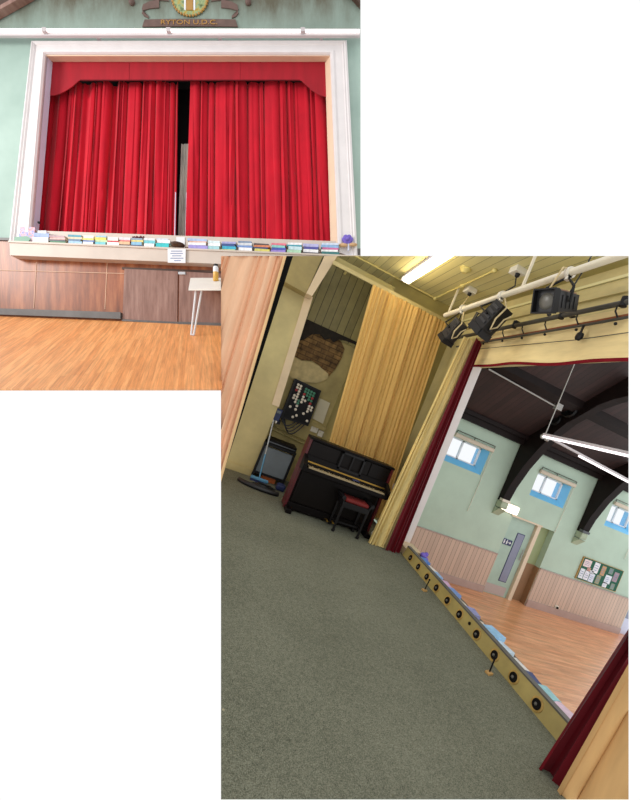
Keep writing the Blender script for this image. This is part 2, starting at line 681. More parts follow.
# =====================================================================================================
#                                             STAGE
# =====================================================================================================
# ---- shell
structure(MB().box((-1.6, .8, -.14), (2.54, 6.4, 0)), 'floor_1', 'carpet')
structure(MB().box((-1.6, .8, 3.67), (2.8, 6.6, 3.8)), 'ceiling_1', 'ceilboards')
structure(MB().prism([(-1.2, 5.85, 0), (.475, 5.85, 0), (.455, 5.85, 1.13), (.40, 5.85, 1.13), (.26, 5.85, 2.82), (-1.2, 5.85, 2.82)], (0, .45, 0)), 'wall_left', 'olive_light')
structure(MB().prism([(.355, 5.83, 1.13), (.468, 5.83, 1.13), (.32, 5.83, 2.85), (.205, 5.83, 2.85)], (0, .4, 0)), 'trim_1', 'pinktrim')
structure(MB().prism([(-1.4, 5.6, 2.95), (-.2, 5.6, 2.82), (.2, 5.6, 2.80), (.22, 5.6, 3.67), (-1.4, 5.6, 3.67)], (0, .7, 0)), 'wall_upper', 'bulk')
structure(MB().prism([(.2, 5.58, 2.80), (.29, 5.58, 2.80), (.44, 5.58, 3.67), (.26, 5.58, 3.67)], (0, .25, 0)), 'trim_2', 'pinktrim')
structure(MB().box((-1.2, 5.82, 0), (.47, 5.85, .1)), 'baseboard_left', 'olive_light')
structure(MB().box((.2, 6.32, 0), (1.6, 6.45, 2.55)), 'wall_back', 'creamwall')
structure(MB().box((.2, 6.28, 2.52), (1.6, 6.45, 3.67)), 'wall_boarded', 'tgback')
structure(MB().box((1.36, 5.75, 0), (2.75, 6.32, 3.67)), 'wall_right', 'olive')
mb = MB()
mb.box((2.6, 4.752, 0), (2.75, 5.75, 3.67)).box((2.6, .8, 2.72), (2.75, 4.752, 3.67))
structure(mb, 'wall_proscenium', 'olive_light')
structure(MB().box((2.585, 4.735, 0), (2.752, 4.752, 2.72)), 'trim_3', 'jamb')
structure(MB().box((2.55, .8, -1.0), (2.95, 4.735, -.005)), 'wall_apron', 'ledge')
structure(MB().box((2.56, 4.425, -.005), (2.80, 4.735, .09)), 'trim_4', 'pinktrim')
# cornice beam above the recess and cream lines on the header
structure(MB().box((.3, 5.66, 3.42), (1.4, 5.75, 3.5)), 'trim_5', 'olive')
structure(MB().box((2.57, .9, 3.30), (2.6, 5.6, 3.36)), 'trim_6', 'olive_light')
structure(MB().box((2.58, .9, 3.46), (2.6, 5.6, 3.49)), 'trim_7', 'ceilboards')
structure(MB().box((2.5, .9, 3.60), (2.6, 5.6, 3.67)), 'trim_8', 'olive')

# ---- bare brick patch with a sooty ragged top
mb = MB()
outl = [(.40, 1.98), (.55, 1.96), (.72, 2.02), (.86, 2.0), (1.0, 1.93), (1.08, 1.90), (1.13, 2.05), (1.16, 2.25), (1.15, 2.42), (1.06, 2.5), (.98, 2.54), (.4, 2.54)]
mb.prism([(x, 6.30, z) for x, z in outl], (0, .018, 0))
t = thing('brick_patch', 'patch of bare brown brickwork where plaster has fallen, above the dimmer board', 'brickwork', (.8, 6.3, 1.9))
part(mb, 'brickwork', 'brick', t)
mb = MB()
up = [(.38, 2.60), (1.40, 2.61)]
lo = [(1.40, 2.55), (1.25, 2.56), (1.12, 2.55), (1.0, 2.52), (.93, 2.44), (.86, 2.48), (.78, 2.42), (.68, 2.47), (.56, 2.42), (.48, 2.30), (.42, 2.24), (.38, 2.2)]
mb.prism([(x, 6.265, z) for x, z in up + lo], (0, .03, 0))
part(mb, 'charred_edge', 'soot', t, label='black ragged edge of broken timber')
mb = MB()
mb.prism([(x, 6.29, z) for x, z in [(.40, 1.66), (.6, 1.60), (.95, 1.72), (1.08, 1.86), (1.05, 1.93), (.86, 1.985), (.72, 2.0), (.55, 1.945), (.40, 1.965)]], (0, .03, 0))
part(mb, 'plaster_edge', 'plaster', t, label='pale broken plaster below the bricks')

# ---- wing curtain at the left and a black sheet added for the shaded gap behind it
t = thing('wing_curtain', 'peach coloured wing curtain hanging at the left edge of the stage', 'curtain', (-.4, 4.5, .02))
part(drape((-1.3, 4.47, .02), (.085, 4.5, .02), (-1.67, 4.47, 3.64), (-.28, 4.5, 3.64), 13, .04, (0, -1, 0), 3, .012, 10, .8, 14), 'cloth', 'peach', t, True)
part(MB().grid_solid(lambda u, v: (.055 - .365 * v + .032 * u, 4.462 - .008 * math.sin(u * 3), .02 + 3.62 * v), 3, 10, (0, .02, 0)), 'hem', 'hem', t, True, 'yellowish turned hem of the curtain')
solid(MB().grid_solid(lambda u, v: (-.5 + u * .60 - .295 * v * u - .022 + .03 * v * u, 4.60 + .02 * math.sin(9 * u), .02 + 3.6 * v), 6, 8, (0, .02, 0)),
      'dark_gap_sheet', 'gapblack', 'narrow black sheet added for the dark gap behind the peach wing curtain', 'drape', smooth=True)

# ---- mustard curtain on the far wall with its rail
t = thing('wall_curtain', 'mustard yellow pleated curtain hanging on the far wall above the piano', 'curtain', (1.8, 5.42, .12))
part(drape((1.40, 5.44, .12), (2.56, 5.44, .12), (1.02, 5.44, 3.3), (2.30, 5.44, 3.3), 19, .06, (0, -1, 0), 11, .01, 12, .85, 14, .12, .4), 'cloth', 'mustard', t, True)
t = thing('curtain_rail', 'cream double curtain rail above the recess, carrying the mustard curtain', 'curtain rail', (1.3, 5.45, 3.3))
part(MB().box((.38, 5.475, 3.31), (2.35, 5.50, 3.35)), 'track', 'olive_light', t)
part(MB().box((.38, 5.53, 3.345), (2.35, 5.56, 3.385)), 'track', 'olive_light', t)
for x in (.6, 1.3, 2.0):
    part(MB().box((x, 5.49, 3.345), (x + .03, 5.75, 3.36)), 'bracket', 'conduit', t)

# ---- recess: dimmer board, cables, papers, sockets
t = thing('dimmer_board', 'black lighting dimmer board full of white, red and green knobs on the recess wall', 'dimmer board', (.8, 6.3, .95))
part(MB().prism([(.56, 6.16, 1.64), (1.03, 6.16, 1.62), (1.05, 6.16, 1.0), (.58, 6.16, .97)], (0, .16, 0)), 'case', 'blackmetal', t)
part(MB().prism([(.59, 6.15, 1.61), (1.0, 6.15, 1.595), (1.02, 6.15, 1.03), (.61, 6.15, 1.0)], (0, .012, 0)), 'face', 'ebony', t)
cols = {'w': (226, 216, 196), 'r': (168, 44, 48), 'g': (64, 130, 100), 'y': (206, 176, 90)}
for c in cols:
    M['knob_' + c] = paint('knob_' + c, cols[c], .4, .04)
rows = [('ww.gggg.', 1.565), ('ww.gggg.', 1.52), ('rw.rggr.', 1.475), ('.w.w.gg.', 1.43), ('ww.ww.r.', 1.385), ('wwgw..ww', 1.34), ('.wg...ww', 1.295), ('..w...w.', 1.25), ('w.w..w..', 1.19), ('...w...w', 1.11), ('..w.....', 1.06)]
for r_, z in rows:
    for k, c in enumerate(r_):
        if c != '.':
            x = .645 + .048 * k + (1.565 - z) * .03
            part(MB().lathe((x, 6.15, z - .01 * k * .5), (0, -1, 0), [(0, .022), (.014, .021), (.02, .010)], 10), 'knob', 'knob_' + c, t)
mb = MB()
for k in range(4):
    x0, x1, dz = .58 + .02 * k, .84 + .05 * k, .12 + .035 * k
    mb.tube([(x0 + (x1 - x0) * i / 12, 6.2 - .02 * math.sin(PI * i / 12), 1.0 - dz * math.sin(PI * i / 12)) for i in range(13)], .009, 6)
solid(mb, 'cable_loop', 'tinyblack', 'black cables drooping in loops under the dimmer board', 'cable', smooth=True)
t = thing('control_box', 'small navy blue control box with white plugs beside the dimmer board', 'control box', (.52, 6.1, .9))
part(MB().box((.46, 6.0, .9), (.56, 6.06, 1.1), .008), 'case', 'navy', t)
part(MB().box((.48, 5.985, 1.03), (.54, 6.0, 1.07)), 'display', 'greypanel', t)
for x in (.475, .525):
    part(MB().box((x - .014, 5.98, .87), (x + .014, 6.02, .91), .004), 'plug', 'whiteplastic', t)
part(MB().box((.44, 6.06, .86), (.6, 6.32, .92)), 'bracket', 'blackmetal', t)
solid(MB().prism([(1.07, 6.30, 1.50), (1.27, 6.30, 1.49), (1.29, 6.30, 1.12), (1.09, 6.30, 1.14)], (0, .02, 0)), 'paper_notice', 'paper', 'faded blank paper pinned to the recess wall right of the dimmer board', 'paper')
for i, (x, z, lb) in enumerate(((1.19, .93, 'white double socket low on the recess wall, nearer the dimmer board'), (1.33, .90, 'white double socket low on the recess wall, nearer the mustard curtain'))):
    t = thing('wall_socket', lb, 'socket', (x, 6.3, z), 'double sockets above the piano')
    part(MB().box((x - .06, 6.285, z), (x + .06, 6.32, z + .1), .004), 'plate', 'whiteplastic', t)
    for dx in (-.03, .03):
        part(MB().box((x + dx - .012, 6.278, z + .06), (x + dx + .012, 6.286, z + .08)), 'switch', 'paper', t)
solid(MB().tube([(.44, 6.29, .80), (1.36, 6.29, .74)], .014, 8).tube([(.44, 6.29, .735), (1.36, 6.29, .68)], .012, 8), 'wall_conduit', 'olive', 'pair of olive painted conduit pipes running along the recess wall', 'conduit', smooth=True)
solid(MB().box((.98, 6.27, 1.02), (1.36, 6.32, 1.09)), 'trunking', 'creamwall', 'cream cable trunking on the recess wall under the faded paper', 'trunking')

# ---- recess floor: trolley, broom, orange box, cable
t = thing('equipment_trolley', 'black framed equipment trolley with a blue-grey front panel left of the piano', 'trolley', (.72, 5.85, 0))
for x in (.475, .95):
    for y in (5.75, 6.1):
        part(MB().box((x - .018, y - .018, .04), (x + .018, y + .018, .56)), 'post', 'blackmetal', t)
        part(MB().lathe((x - .015, y, .025), (1, 0, 0), [(0, .02), (.004, .025), (.026, .025), (.03, .02)], 12), 'caster', 'tinyblack', t)
part(MB().box((.49, 5.755, .1), (.935, 5.79, .52)), 'front_panel', 'greypanel', t)
part(MB().box((.47, 5.74, .09), (.955, 5.76, .125)), 'rail', 'blackmetal', t)
part(MB().box((.46, 5.72, .54), (.97, 6.12, .58), .006), 'shelf', 'blackmetal', t)
part(MB().box((.50, 5.72, .58), (.95, 6.08, .65), .01), 'mixer', 'pianoblack', t)
part(MB().box((.51, 5.712, .60), (.94, 5.722, .615)), 'mixer_trim', 'greymetal', t, label='pale strip along the mixer front')
solid(MB().box((.62, 5.80, .0), (.84, 6.0, .085), .004), 'orange_box', 'orange', 'flat orange box on the carpet under the equipment trolley', 'box')
t = thing('broom', 'blue headed broom leaning by the equipment trolley', 'broom', (.6, 5.66, 0))
part(MB().tube([(.575, 5.62, .07), (.53, 5.66, .42)], .011, 8), 'grip', 'bluebroom', t, True, 'blue lower part of the handle')
part(MB().tube([(.53, 5.66, .42), (.46, 5.72, .93)], .010, 8), 'handle', 'greyhandle', t, True)
part(MB().obox((.585, 5.62, .05), (.27, .055, .04), rot2(-.12), .01), 'head', 'bluebroom', t)
part(MB().obox((.585, 5.62, .017), (.26, .045, .034), rot2(-.12)), 'bristles', 'navy', t)
pts = [(.30, 5.36, .025), (.36, 5.28, .03), (.46, 5.23, .03), (.6, 5.19, .03), (.75, 5.18, .03), (.86, 5.21, .03)]
solid(MB().tube(pts, .034, 10), 'black_hose', 'tinyblack', 'thick black hose lying in a curve on the carpet before the trolley', 'hose', smooth=True)
mb = MB()
for k in range(3):
    mb.tube([(.66 + (.17 - .03 * k) * math.cos(a * PI / 10), 5.42 + (.11 - .02 * k) * math.sin(a * PI / 10), .012 + .012 * k) for a in range(21)], .011, 6)
solid(mb, 'cable_coil', 'tinyblack', 'loose coil of thin black cable on the carpet left of the piano', 'cable', smooth=True)
solid(MB().box((.84, 5.5, 0), (.98, 5.64, .1), .03), 'cloth_bag', 'navy', 'small dark blue bag on the carpet against the trolley', 'bag')

# ---- upright piano
PX0, PX1, PY0, PY1, PH = .90, 2.13, 4.76, 5.01, .985
t = thing('upright_piano', 'black upright piano standing in front of the mustard curtain', 'piano', ((PX0 + PX1) / 2, 5.0, 0))
part(MB().box((PX0 + .035, PY0 + .03, .03), (PX1 - .035, PY1, PH - .03)), 'case', 'pianoblack', t)
part(MB().box((PX0, PY0 - .02, PH - .03), (PX1, PY1, PH), .006), 'top_lid', 'pianoblack', t)
for px_, e_ in ((PX0, .035), (PX1, -.035)):
    part(MB().prism([(px_, 4.765, 0.02), (px_, 4.765, PH - .03), (px_, PY1, PH - .03), (px_, PY1, .02)], (e_, 0, 0)), 'side_panel', 'pianored', t, label='mahogany red side')
    part(MB().prism([(px_, 4.765, .57), (px_, 4.55, .58), (px_, 4.55, .66), (px_, 4.66, .72), (px_, 4.765, .76)], (e_ * 1.4, 0, 0)), 'cheek', 'pianoblack', t)
xs = [PX0 + .04, PX0 + .45, PX0 + .90, PX1 - .04]
for a, b in zip(xs, xs[1:]):
    q = part(MB().box((a + .005, PY0 + .012, .73), (b - .005, PY0 + .032, .945), .006), 'upper_panel', 'pianopanel', t)
part(MB().box((PX0 + .035, 4.56, .57), (PX1 - .035, 4.80, .625), .008), 'key_bed', 'pianoblack', t)
kk = part(MB().box((PX0 + .08, 4.575, .625), (PX1 - .08, 4.72, .645)), 'white_keys', 'ivory', t)
mb = MB()
n = 52
w = (PX1 - PX0 - .16) / n
for k in range(n):
    if k % 7 not in (2, 6):
        x = PX0 + .08 + w * (k + 1)
        mb.box((x - w * .3, 4.635, .645), (x + w * .3, 4.72, .657))
part(mb, 'black_keys', 'ebony', t)
part(MB().obox(((PX0 + PX1) / 2, 4.735, .70), (PX1 - PX0 - .08, .02, .12), rot2(-.25, 'X'), .004), 'fallboard', 'pianoblack', t)
part(MB().box((PX0 + .04, 4.715, .672), (PX1 - .04, 4.722, .69)), 'brass_strip', 'brass', t, label='brass strip along the fallboard')
part(MB().box((PX0 + .06, PY0, .12), (PX1 - .06, PY0 + .032, .54), .008), 'lower_panel', 'pianopanel', t)
part(MB().box((PX0 + .035, PY0 - .01, .02), (PX1 - .035, PY0 + .03, .11), .006), 'bottom_rail', 'pianoblack', t)
for x in (PX0 + .02, PX1 - .10):
    part(MB().box((x, 4.60, 0), (x + .08, 4.80, .06), .01), 'foot', 'pianoblack', t)
for x in (1.48, 1.56):
    part(MB().box((x, 4.66, .035), (x + .03, 4.76, .05), .005), 'pedal', 'brass', t)
md = part(MB().box((1.36, 4.725, .72), (1.385, 4.745, .955)).box((1.67, 4.725, .72), (1.695, 4.745, .955)).box((1.36, 4.725, .93), (1.695, 4.745, .955)).box((1.36, 4.725, .72), (1.695, 4.745, .745))
          .box((1.52, 4.727, .74), (1.535, 4.743, .94)), 'music_desk', 'stoolblack', t)
for x in (1.40, 1.64):
    q = build(MB().tube([(x, 4.735, .95), (x + .02, 4.76, .97)], .006, 6), 'desk_strut', M['stoolblack'], md)
part(MB().box((1.60, 4.66, .647), (1.70, 4.71, .668), .004), 'keyboard_card', 'navy', t, label='small blue and white card lying on the keys')

# ---- piano stool
t = thing('piano_stool', 'dark wooden piano stool with a red padded seat pushed under the keyboard', 'stool', (1.72, 4.6, 0))
for x in (1.545, 1.885):
    for y in (4.48, 4.72):
        part(MB().tube([(x, y, .012), (x - (.0 if x > 1.7 else -.0), y, .40)], .015, 8, .019), 'leg', 'stoolblack', t, True)
        q = KIDS[t.name][-1]
        KIDS.setdefault(q.name, []).append(build(MB().lathe((x, y, 0), (0, 0, 1), [(0, .016), (.006, .024), (.03, .024), (.036, .016)], 12), 'foot', M['stoolblack'], q, smooth=True))
part(MB().box((1.53, 4.465, .33), (1.90, 4.735, .40), .004), 'apron', 'stoolblack', t)
part(MB().box((1.55, 4.475, .40), (1.88, 4.725, .45), .018), 'seat', 'stoolred', t, True, 'red leather pad')
for x in (1.515, 1.915):
    part(MB().tube([(x, 4.45, .45), (x, 4.75, .45)], .026, 12), 'arm_roll', 'stoolblack', t, True)
    for y in (4.48, 4.72):
        part(MB().tube([(x + (.025 if x < 1.7 else -.025), y, .38), (x, y, .45)], .012, 8), 'arm_post', 'stoolblack', t, True)
part(MB().tube([(1.545, 4.60, .10), (1.885, 4.60, .10)], .010, 8).tube([(1.545, 4.48, .10), (1.545, 4.72, .10)], .010, 8).tube([(1.885, 4.48, .10), (1.885, 4.72, .10)], .010, 8), 'stretcher', 'stoolblack', t, True)
solid(MB().tube([(2.15, 4.63, .02), (2.1, 4.6, .10), (2.17, 4.62, .22), (2.26, 4.66, .32)], .006, 6), 'white_cable', 'whiteplastic', 'thin white cable hanging behind the cream curtain beside the stool', 'cable', smooth=True)
t = thing('wall_socket', 'small white socket on the piano end beside the cream curtain', 'socket', (2.26, 4.9, .7))
part(MB().box((2.245, 4.80, .70), (2.275, 4.87, .78), .004), 'plate', 'whiteplastic', t)

# ---- tab curtains at the far side of the opening
t = thing('cream_tab_curtain', 'cream yellow gathered curtain beside the red one at the far side of the opening', 'curtain', (2.2, 4.58, 0))
part(drape((2.045, 4.47, .0), (2.31, 4.45, .0), (2.20, 4.49, 2.92), (2.41, 4.50, 2.92), 5, .035, (-.3, -1, 0), 5, .01, 16, .45, 14), 'cloth', 'creamcloth', t, True)
t = thing('far_red_curtain', 'dark red velvet curtain gathered beside the white jamb at the far side', 'curtain', (2.45, 4.5, 0))
part(drape((2.26, 4.38, .0), (2.49, 4.45, .0), (2.33, 4.41, 2.95), (2.49, 4.52, 2.95), 3, .04, (-.2, -1, 0), 8, .012, 16, .5, 16), 'cloth', 'darkred', t, True)

# ---- tab curtains at the near side
t = thing('near_red_curtain', 'dark red velvet curtain hanging at the near end of the footlights', 'curtain', (2.25, 1.5, .0))
part(drape((2.20, 1.59, .0), (2.34, 1.41, .0), (2.2, 1.325, 1.7), (2.34, 1.2, 1.7), 2, .035, (-1, -.5, 0), 2, .012, 14, .7, 18), 'cloth', 'darkred', t, True)
t = thing('near_tan_curtain', 'tan pleated curtain hanging in front of the near dark red curtain', 'curtain', (2.25, 1.25, .0))
part(drape((2.22, 1.465, .0), (2.35, .75, .0), (2.22, 1.30, 1.7), (2.4, .55, 1.7), 5, .06, (-1, -.3, 0), 21, .012, 14, .7, 16), 'cloth', 'tan', t, True)

# ---- pelmet above the opening
t = thing('stage_pelmet', 'cream cloth pelmet with a dark red lower edge along the stage opening', 'pelmet', (2.55, 2.6, 2.63))
part(MB().grid_solid(lambda u, v: (2.545 + .02 * math.sin(u * 23) * (1 - v) + .015 * math.sin(PI * v), .9 + 3.78 * u, 2.655 + .015 * math.sin(u * 9) + .47 * v), 40, 8, (.012, 0, 0)), 'cloth', 'pelmet', t, True)
part(MB().grid_solid(lambda u, v: (2.54 + .02 * math.sin(u * 23), .9 + 3.78 * u, 2.635 + .015 * math.sin(u * 9) + .028 * v), 40, 1, (.014, 0, 0)), 'red_edging', 'redtrim', t, True, 'dark red edging along the bottom')

# ---- pipes, tracks and hooks above the opening
t = thing('lighting_pipe', 'dark grey scaffold pipe running along the stage opening under the white bar', 'pipe', (2.45, 3, 3.1))
part(MB().tube([(2.45, .9, 3.11), (2.45, 5.25, 3.09)], .024, 12), 'tube', 'pipe', t, True)
for y in (2.55, 3.2, 3.9, 4.5):
    part(MB().tube([(2.45, y, 3.07), (2.45, y, 3.15)], .03, 10).box((2.44, y - .012, 3.13), (2.6, y + .012, 3.16)), 'clamp', 'blackmetal', t, True)
t = thing('curtain_track', 'thin dark curtain track with hanging hooks just below the scaffold pipe', 'curtain track', (2.5, 3, 3.0))
part(MB().tube([(2.50, .9, 3.025), (2.50, 2.9, 2.985), (2.50, 5.2, 2.97)], .013, 8), 'rail', 'pipe', t, True)
for y in (2.2, 2.6, 3.0, 3.4, 3.75, 4.1, 4.5):
    part(MB().tube([(2.5, y, 3.0), (2.47, y + .02, 3.05), (2.45, y, 3.08)], .007, 6).ball((2.5, y, 2.95), .014), 'hook', 'blackmetal', t, True)
t = thing('pulley', 'small black pulley wheel hanging from the curtain track', 'pulley', (2.49, 2.85, 2.9))
part(MB().lathe((2.475, 2.92, 2.87), (1, 0, 0), [(0, .03), (.006, .04), (.012, .026), (.02, .026), (.026, .04), (.032, .03)], 16), 'wheel', 'blackmetal', t, True)
part(MB().box((2.485, 2.91, 2.87), (2.495, 2.93, 2.98)), 'strap', 'blackmetal', t)
solid(MB().tube([(2.53, .9, 3.08), (2.52, 2.9, 3.02), (2.52, 4.9, 3.0)], .009, 6), 'rust_cable', 'orangecable', 'rust coloured cable strung above the pelmet behind the curtain track', 'cable', smooth=True)
solid(MB().tube([(2.535, .9, 2.90), (2.53, 3, 2.86), (2.53, 4.6, 2.90)], .004, 6), 'draw_cord', 'pipe', 'thin draw cord crossing the face of the cream pelmet', 'cord', smooth=True)

# ---- white bar on drop rods, ceiling conduit, sockets
t = thing('lighting_bar', 'long white lighting bar hung below the stage ceiling, carrying three lanterns', 'lighting bar', (2.1, 3.5, 3.28))
part(MB().tube([(2.1, .9, 3.29), (2.1, 5.1, 3.27)], .033, 12), 'tube', 'whitebar', t, True)
for y in (5.02, 3.48, 1.9):
    part(MB().box((2.088, y - .012, 3.29), (2.112, y + .012, 3.68)), 'drop_rod', 'whitebar', t)
t = thing('ceiling_conduit', 'cream conduit bent across the stage ceiling beside the tube light', 'conduit', (2.0, 5, 3.65))
part(MB().tube([(.5, 5.72, 3.655), (2.08, 5.86 - .16, 3.655)], .014, 8).tube([(2.08, 5.70, 3.655), (2.06, 4.1, 3.655)], .014, 8), 'pipe', 'conduit', t, True)
for p in ((2.08, 5.70, 3.65), (2.07, 4.86, 3.65), (2.06, 4.12, 3.65)):
    part(MB().ball(p, .034, (1, 1, .8)), 'junction', 'conduit', t, True)
solid(MB().lathe((1.85, 4.45, 3.672), (0, 0, -1), [(0, .07), (.02, .07), (.035, .05), (.06, .03)], 16), 'ceiling_rose', 'conduit', 'round cream ceiling rose between the conduit and the tube light', 'ceiling rose', smooth=True)
box_spots = [((2.2, 4.85), 'white ceiling socket box feeding the farthest lantern'), ((2.2, 3.86), 'white ceiling socket box feeding the middle lantern')]
for i, ((x, y), lb) in enumerate(box_spots):
    t = thing('ceiling_socket', lb, 'socket', (x, y, 3.6), 'socket boxes on the stage ceiling')
    part(MB().box((x - .07, y - .07, 3.60), (x + .07, y + .07, 3.672), .008), 'box', 'whiteplastic', t)
    part(MB().lathe((x, y - .02, 3.6), (0, 0, -1), [(0, .028), (.03, .026), (.045, .012)], 10), 'plug', 'blackmetal', t, True)
solid(MB().tube([(2.2, 4.83, 3.55), (2.17, 4.80, 3.45), (2.12, 4.78, 3.34)], .008, 6), 'lantern_cable', 'rope', 'pale cable dropping from the far ceiling socket to the farthest lantern', 'cable', smooth=True)
solid(MB().tube([(2.2, 3.84, 3.55), (2.22, 3.83, 3.46), (2.15, 3.90, 3.36), (2.11, 3.92, 3.30)], .008, 6), 'lantern_cable', 'tinyblack', 'black cable curving down from the near ceiling socket to the middle lantern', 'cable', smooth=True)
solid(MB().tube([(2.14, 2.72, 3.66), (2.13, 2.73, 3.35), (2.12, 2.80, 3.05)], .006, 6), 'lantern_cable', 'tinyblack', 'black cable dropping behind the nearest lantern', 'cable', smooth=True)

# ---- three lanterns
def lantern(y, z, aim, size, label, side, open_end):
    t = thing('stage_lantern', label, 'stage lantern', (2.1, y, z), 'stage lanterns on the white bar')
    ly = -Vector(aim).normalized()
    lx = ly.cross(Vector((0, 0, 1))).normalized()
    R = Matrix((lx, ly, lx.cross(ly))).transposed()
    c = Vector((2.1, y, z))
    k = size

    def P(a, b, h): return c + R @ Vector((a * k, b * k, h * k))
    # body axis along local y; lens end at -y
    w, l, h = .085, .15, .085
    mb = MB()
    mb.hull8([P(-w, -l, -h), P(w, -l, -h), P(w, l, -h * .8), P(-w, l, -h * .8), P(-w, -l, h), P(w, -l, h), P(w, l, h * .8), P(-w, l, h * .8)])
    part(mb, 'housing', side, t)
    mb = MB()
    for s_ in (-1, 1):
        mb.hull8([P(s_ * w, -l - .05, -h * 1.15), P(s_ * (w + .012), -l - .05, -h * 1.15), P(s_ * (w + .012), -l + .02, -h), P(s_ * w, -l + .02, -h),
                  P(s_ * w, -l - .05, h * 1.15), P(s_ * (w + .012), -l - .05, h * 1.15), P(s_ * (w + .012), -l + .02, h), P(s_ * w, -l + .02, h)])
    for s_ in (-1, 1):
        mb.hull8([P(-w, -l - .05, s_ * h), P(w, -l - .05, s_ * h), P(w, -l + .02, s_ * h), P(-w, -l + .02, s_ * h),
                  P(-w, -l - .05, s_ * (h + .012)), P(w, -l - .05, s_ * (h + .012)), P(w, -l + .02, s_ * (h + .012)), P(-w, -l + .02, s_ * (h + .012))])
    part(mb, 'colour_frame', 'blackmetal', t)
    part(MB().lathe(P(0, -l + .004, 0), R @ Vector((0, -1, 0)), [(0, .07 * k), (.012, .06 * k), (.02, .03 * k), (.022, .002)], 20), 'lens', 'dimbulb', t, True)
    part(MB().hull8([P(-w * .9, -l * .9, h), P(w * .9, -l * .9, h), P(w * .8, l * .9, h * .85), P(-w * .8, l * .9, h * .85), P(-w * .9, -l * .9, h + .012), P(w * .9, -l * .9, h + .012), P(w * .8, l * .9, h * .85 + .012), P(-w * .8, l * .9, h * .85 + .012)]), 'top_plate', open_end, t)
    for s_ in (-1, 1):
        mb = MB()
        for i in range(4):
            b0 = -.08 + .055 * i
            q = s_ * (w + .003)
            mb.hull8([P(q - .004, b0, -.05), P(q + .004, b0, -.05), P(q + .004, b0 + .025, -.05), P(q - .004, b0 + .025, -.05),
                      P(q - .004, b0, .05), P(q + .004, b0, .05), P(q + .004, b0 + .025, .05), P(q - .004, b0 + .025, .05)])
        part(mb, 'vent', 'tinyblack', t)
    # yoke up to the bar
    top = Vector((2.1, y, 3.24))
    part(MB().tube([P(-w - .02, 0, 0), P(-w - .03, .0, h + .04), top, P(w + .03, 0, h + .04), P(w + .02, 0, 0)], .012, 8), 'yoke', 'blackmetal', t, True)
    part(MB().lathe(top + Vector((0, -.02, .04)), (0, 1, 0), [(0, .05), (.04, .05)], 14).box(top - Vector((.02, .02, .03)), top + Vector((.02, .02, .02))), 'hook_clamp', 'whiteplastic', t, True)
    pts = [top + Vector((.02, .02, .09)), top + Vector((-.08, .0, .05)), P(-w - .035, -.02, .04), P(-w - .04, .03, -h * .6), P(-w - .03, .09, -h * .3), P(-w - .02, .11, .06)]
    if ly.z > .6:      # tilted well down: the loop lies along the belly
        pts = [top + Vector((.02, .02, .09)), P(.05, .15, -h), P(.07, .02, -h - .02), P(.02, -.08, -h - .02), P(-.03, -.03, -h - .02), P(-.02, .06, -h - .02), P(-.06, .12, -h - .015)]
    part(MB().tube(pts, .009, 6), 'safety_chain', 'rope', t, True, 'pale safety chain looped over the side')
    part(MB().ball(P(0, -l * .6, -h - .012), .018 * k), 'knob', 'tinyblack', t, True)
    return t


lantern(4.62, 2.97, (-.16, .62, -.92), .95, 'small black stage lantern at the far end of the white bar', 'lanternside', 'blackmetal')
mid_lantern = lantern(3.80, 3.01, (-.20, .58, -.92), 1.12, 'black stage lantern in the middle of the white bar, tilted down', 'blackmetal', 'blackmetal')
lantern(2.86, 3.0, (-.93, -.30, -.42), 1.05, 'nearest stage lantern on the white bar, lens end turned to the room', 'lanternside', 'lanterntop')
part(MB().obox((2.02, 4.06, 2.99), (.012, .06, .2), rot2(.35, 'X')).tube([(2.02, 4.06, 3.08), (2.06, 3.92, 3.06)], .006, 6), 'barn_door', 'blackmetal', mid_lantern, label='black flap hanging off the lens end')

# ---- fluorescent tube on the stage ceiling
t = thing('tube_light', 'lit fluorescent tube light on the stage ceiling beside the mustard curtain', 'tube light', (1.45, 4.7, 3.55))
part(MB().box((1.40, 3.3, 3.61), (1.51, 5.45, 3.668), .01), 'batten', 'tubebody', t)
part(MB().box((1.395, 3.3, 3.54), (1.515, 5.43, 3.612), .025), 'diffuser', 'tube', t, True)
part(MB().box((1.38, 5.42, 3.545), (1.53, 5.46, 3.62), .006), 'end_cap', 'tubebody', t)

# ---- footlight board and lamps
t = thing('footlight_board', 'olive gold footlight board along the front edge of the stage carpet', 'footlight board', (2.56, 2.8, 0))
part(MB().prism([(2.535, .9, 0), (2.56, .9, .125), (2.60, .9, .125), (2.60, .9, 0)], (0, 3.52, 0)), 'board', 'strip', t)
part(MB().box((2.557, .9, .125), (2.606, 4.42, .138)), 'cap', 'ledge', t, label='thin dark capping strip')
part(MB().lathe((2.546, 2.88, .075), (-1, 0, .2), [(0, .016), (.006, .014)], 12), 'screw_hole', 'cup', t, True)
first = None
fl = [(4.22, 'farthest footlight, a dark cup in the board beside the white jamb'),
      (3.985, 'second footlight from the white jamb'), (3.75, 'third footlight from the white jamb'),
      (3.515, 'fourth footlight from the white jamb, beyond the far metal pin'), (3.275, 'fifth footlight from the white jamb'),
      (3.04, 'sixth footlight from the white jamb'), (2.75, 'fourth footlight from the near red curtain'),
      (2.49, 'third footlight from the near red curtain'), (2.255, 'second footlight from the near red curtain, by the nearer metal pin'),
      (2.01, 'nearest footlight in the olive board, beside the near red curtain')]
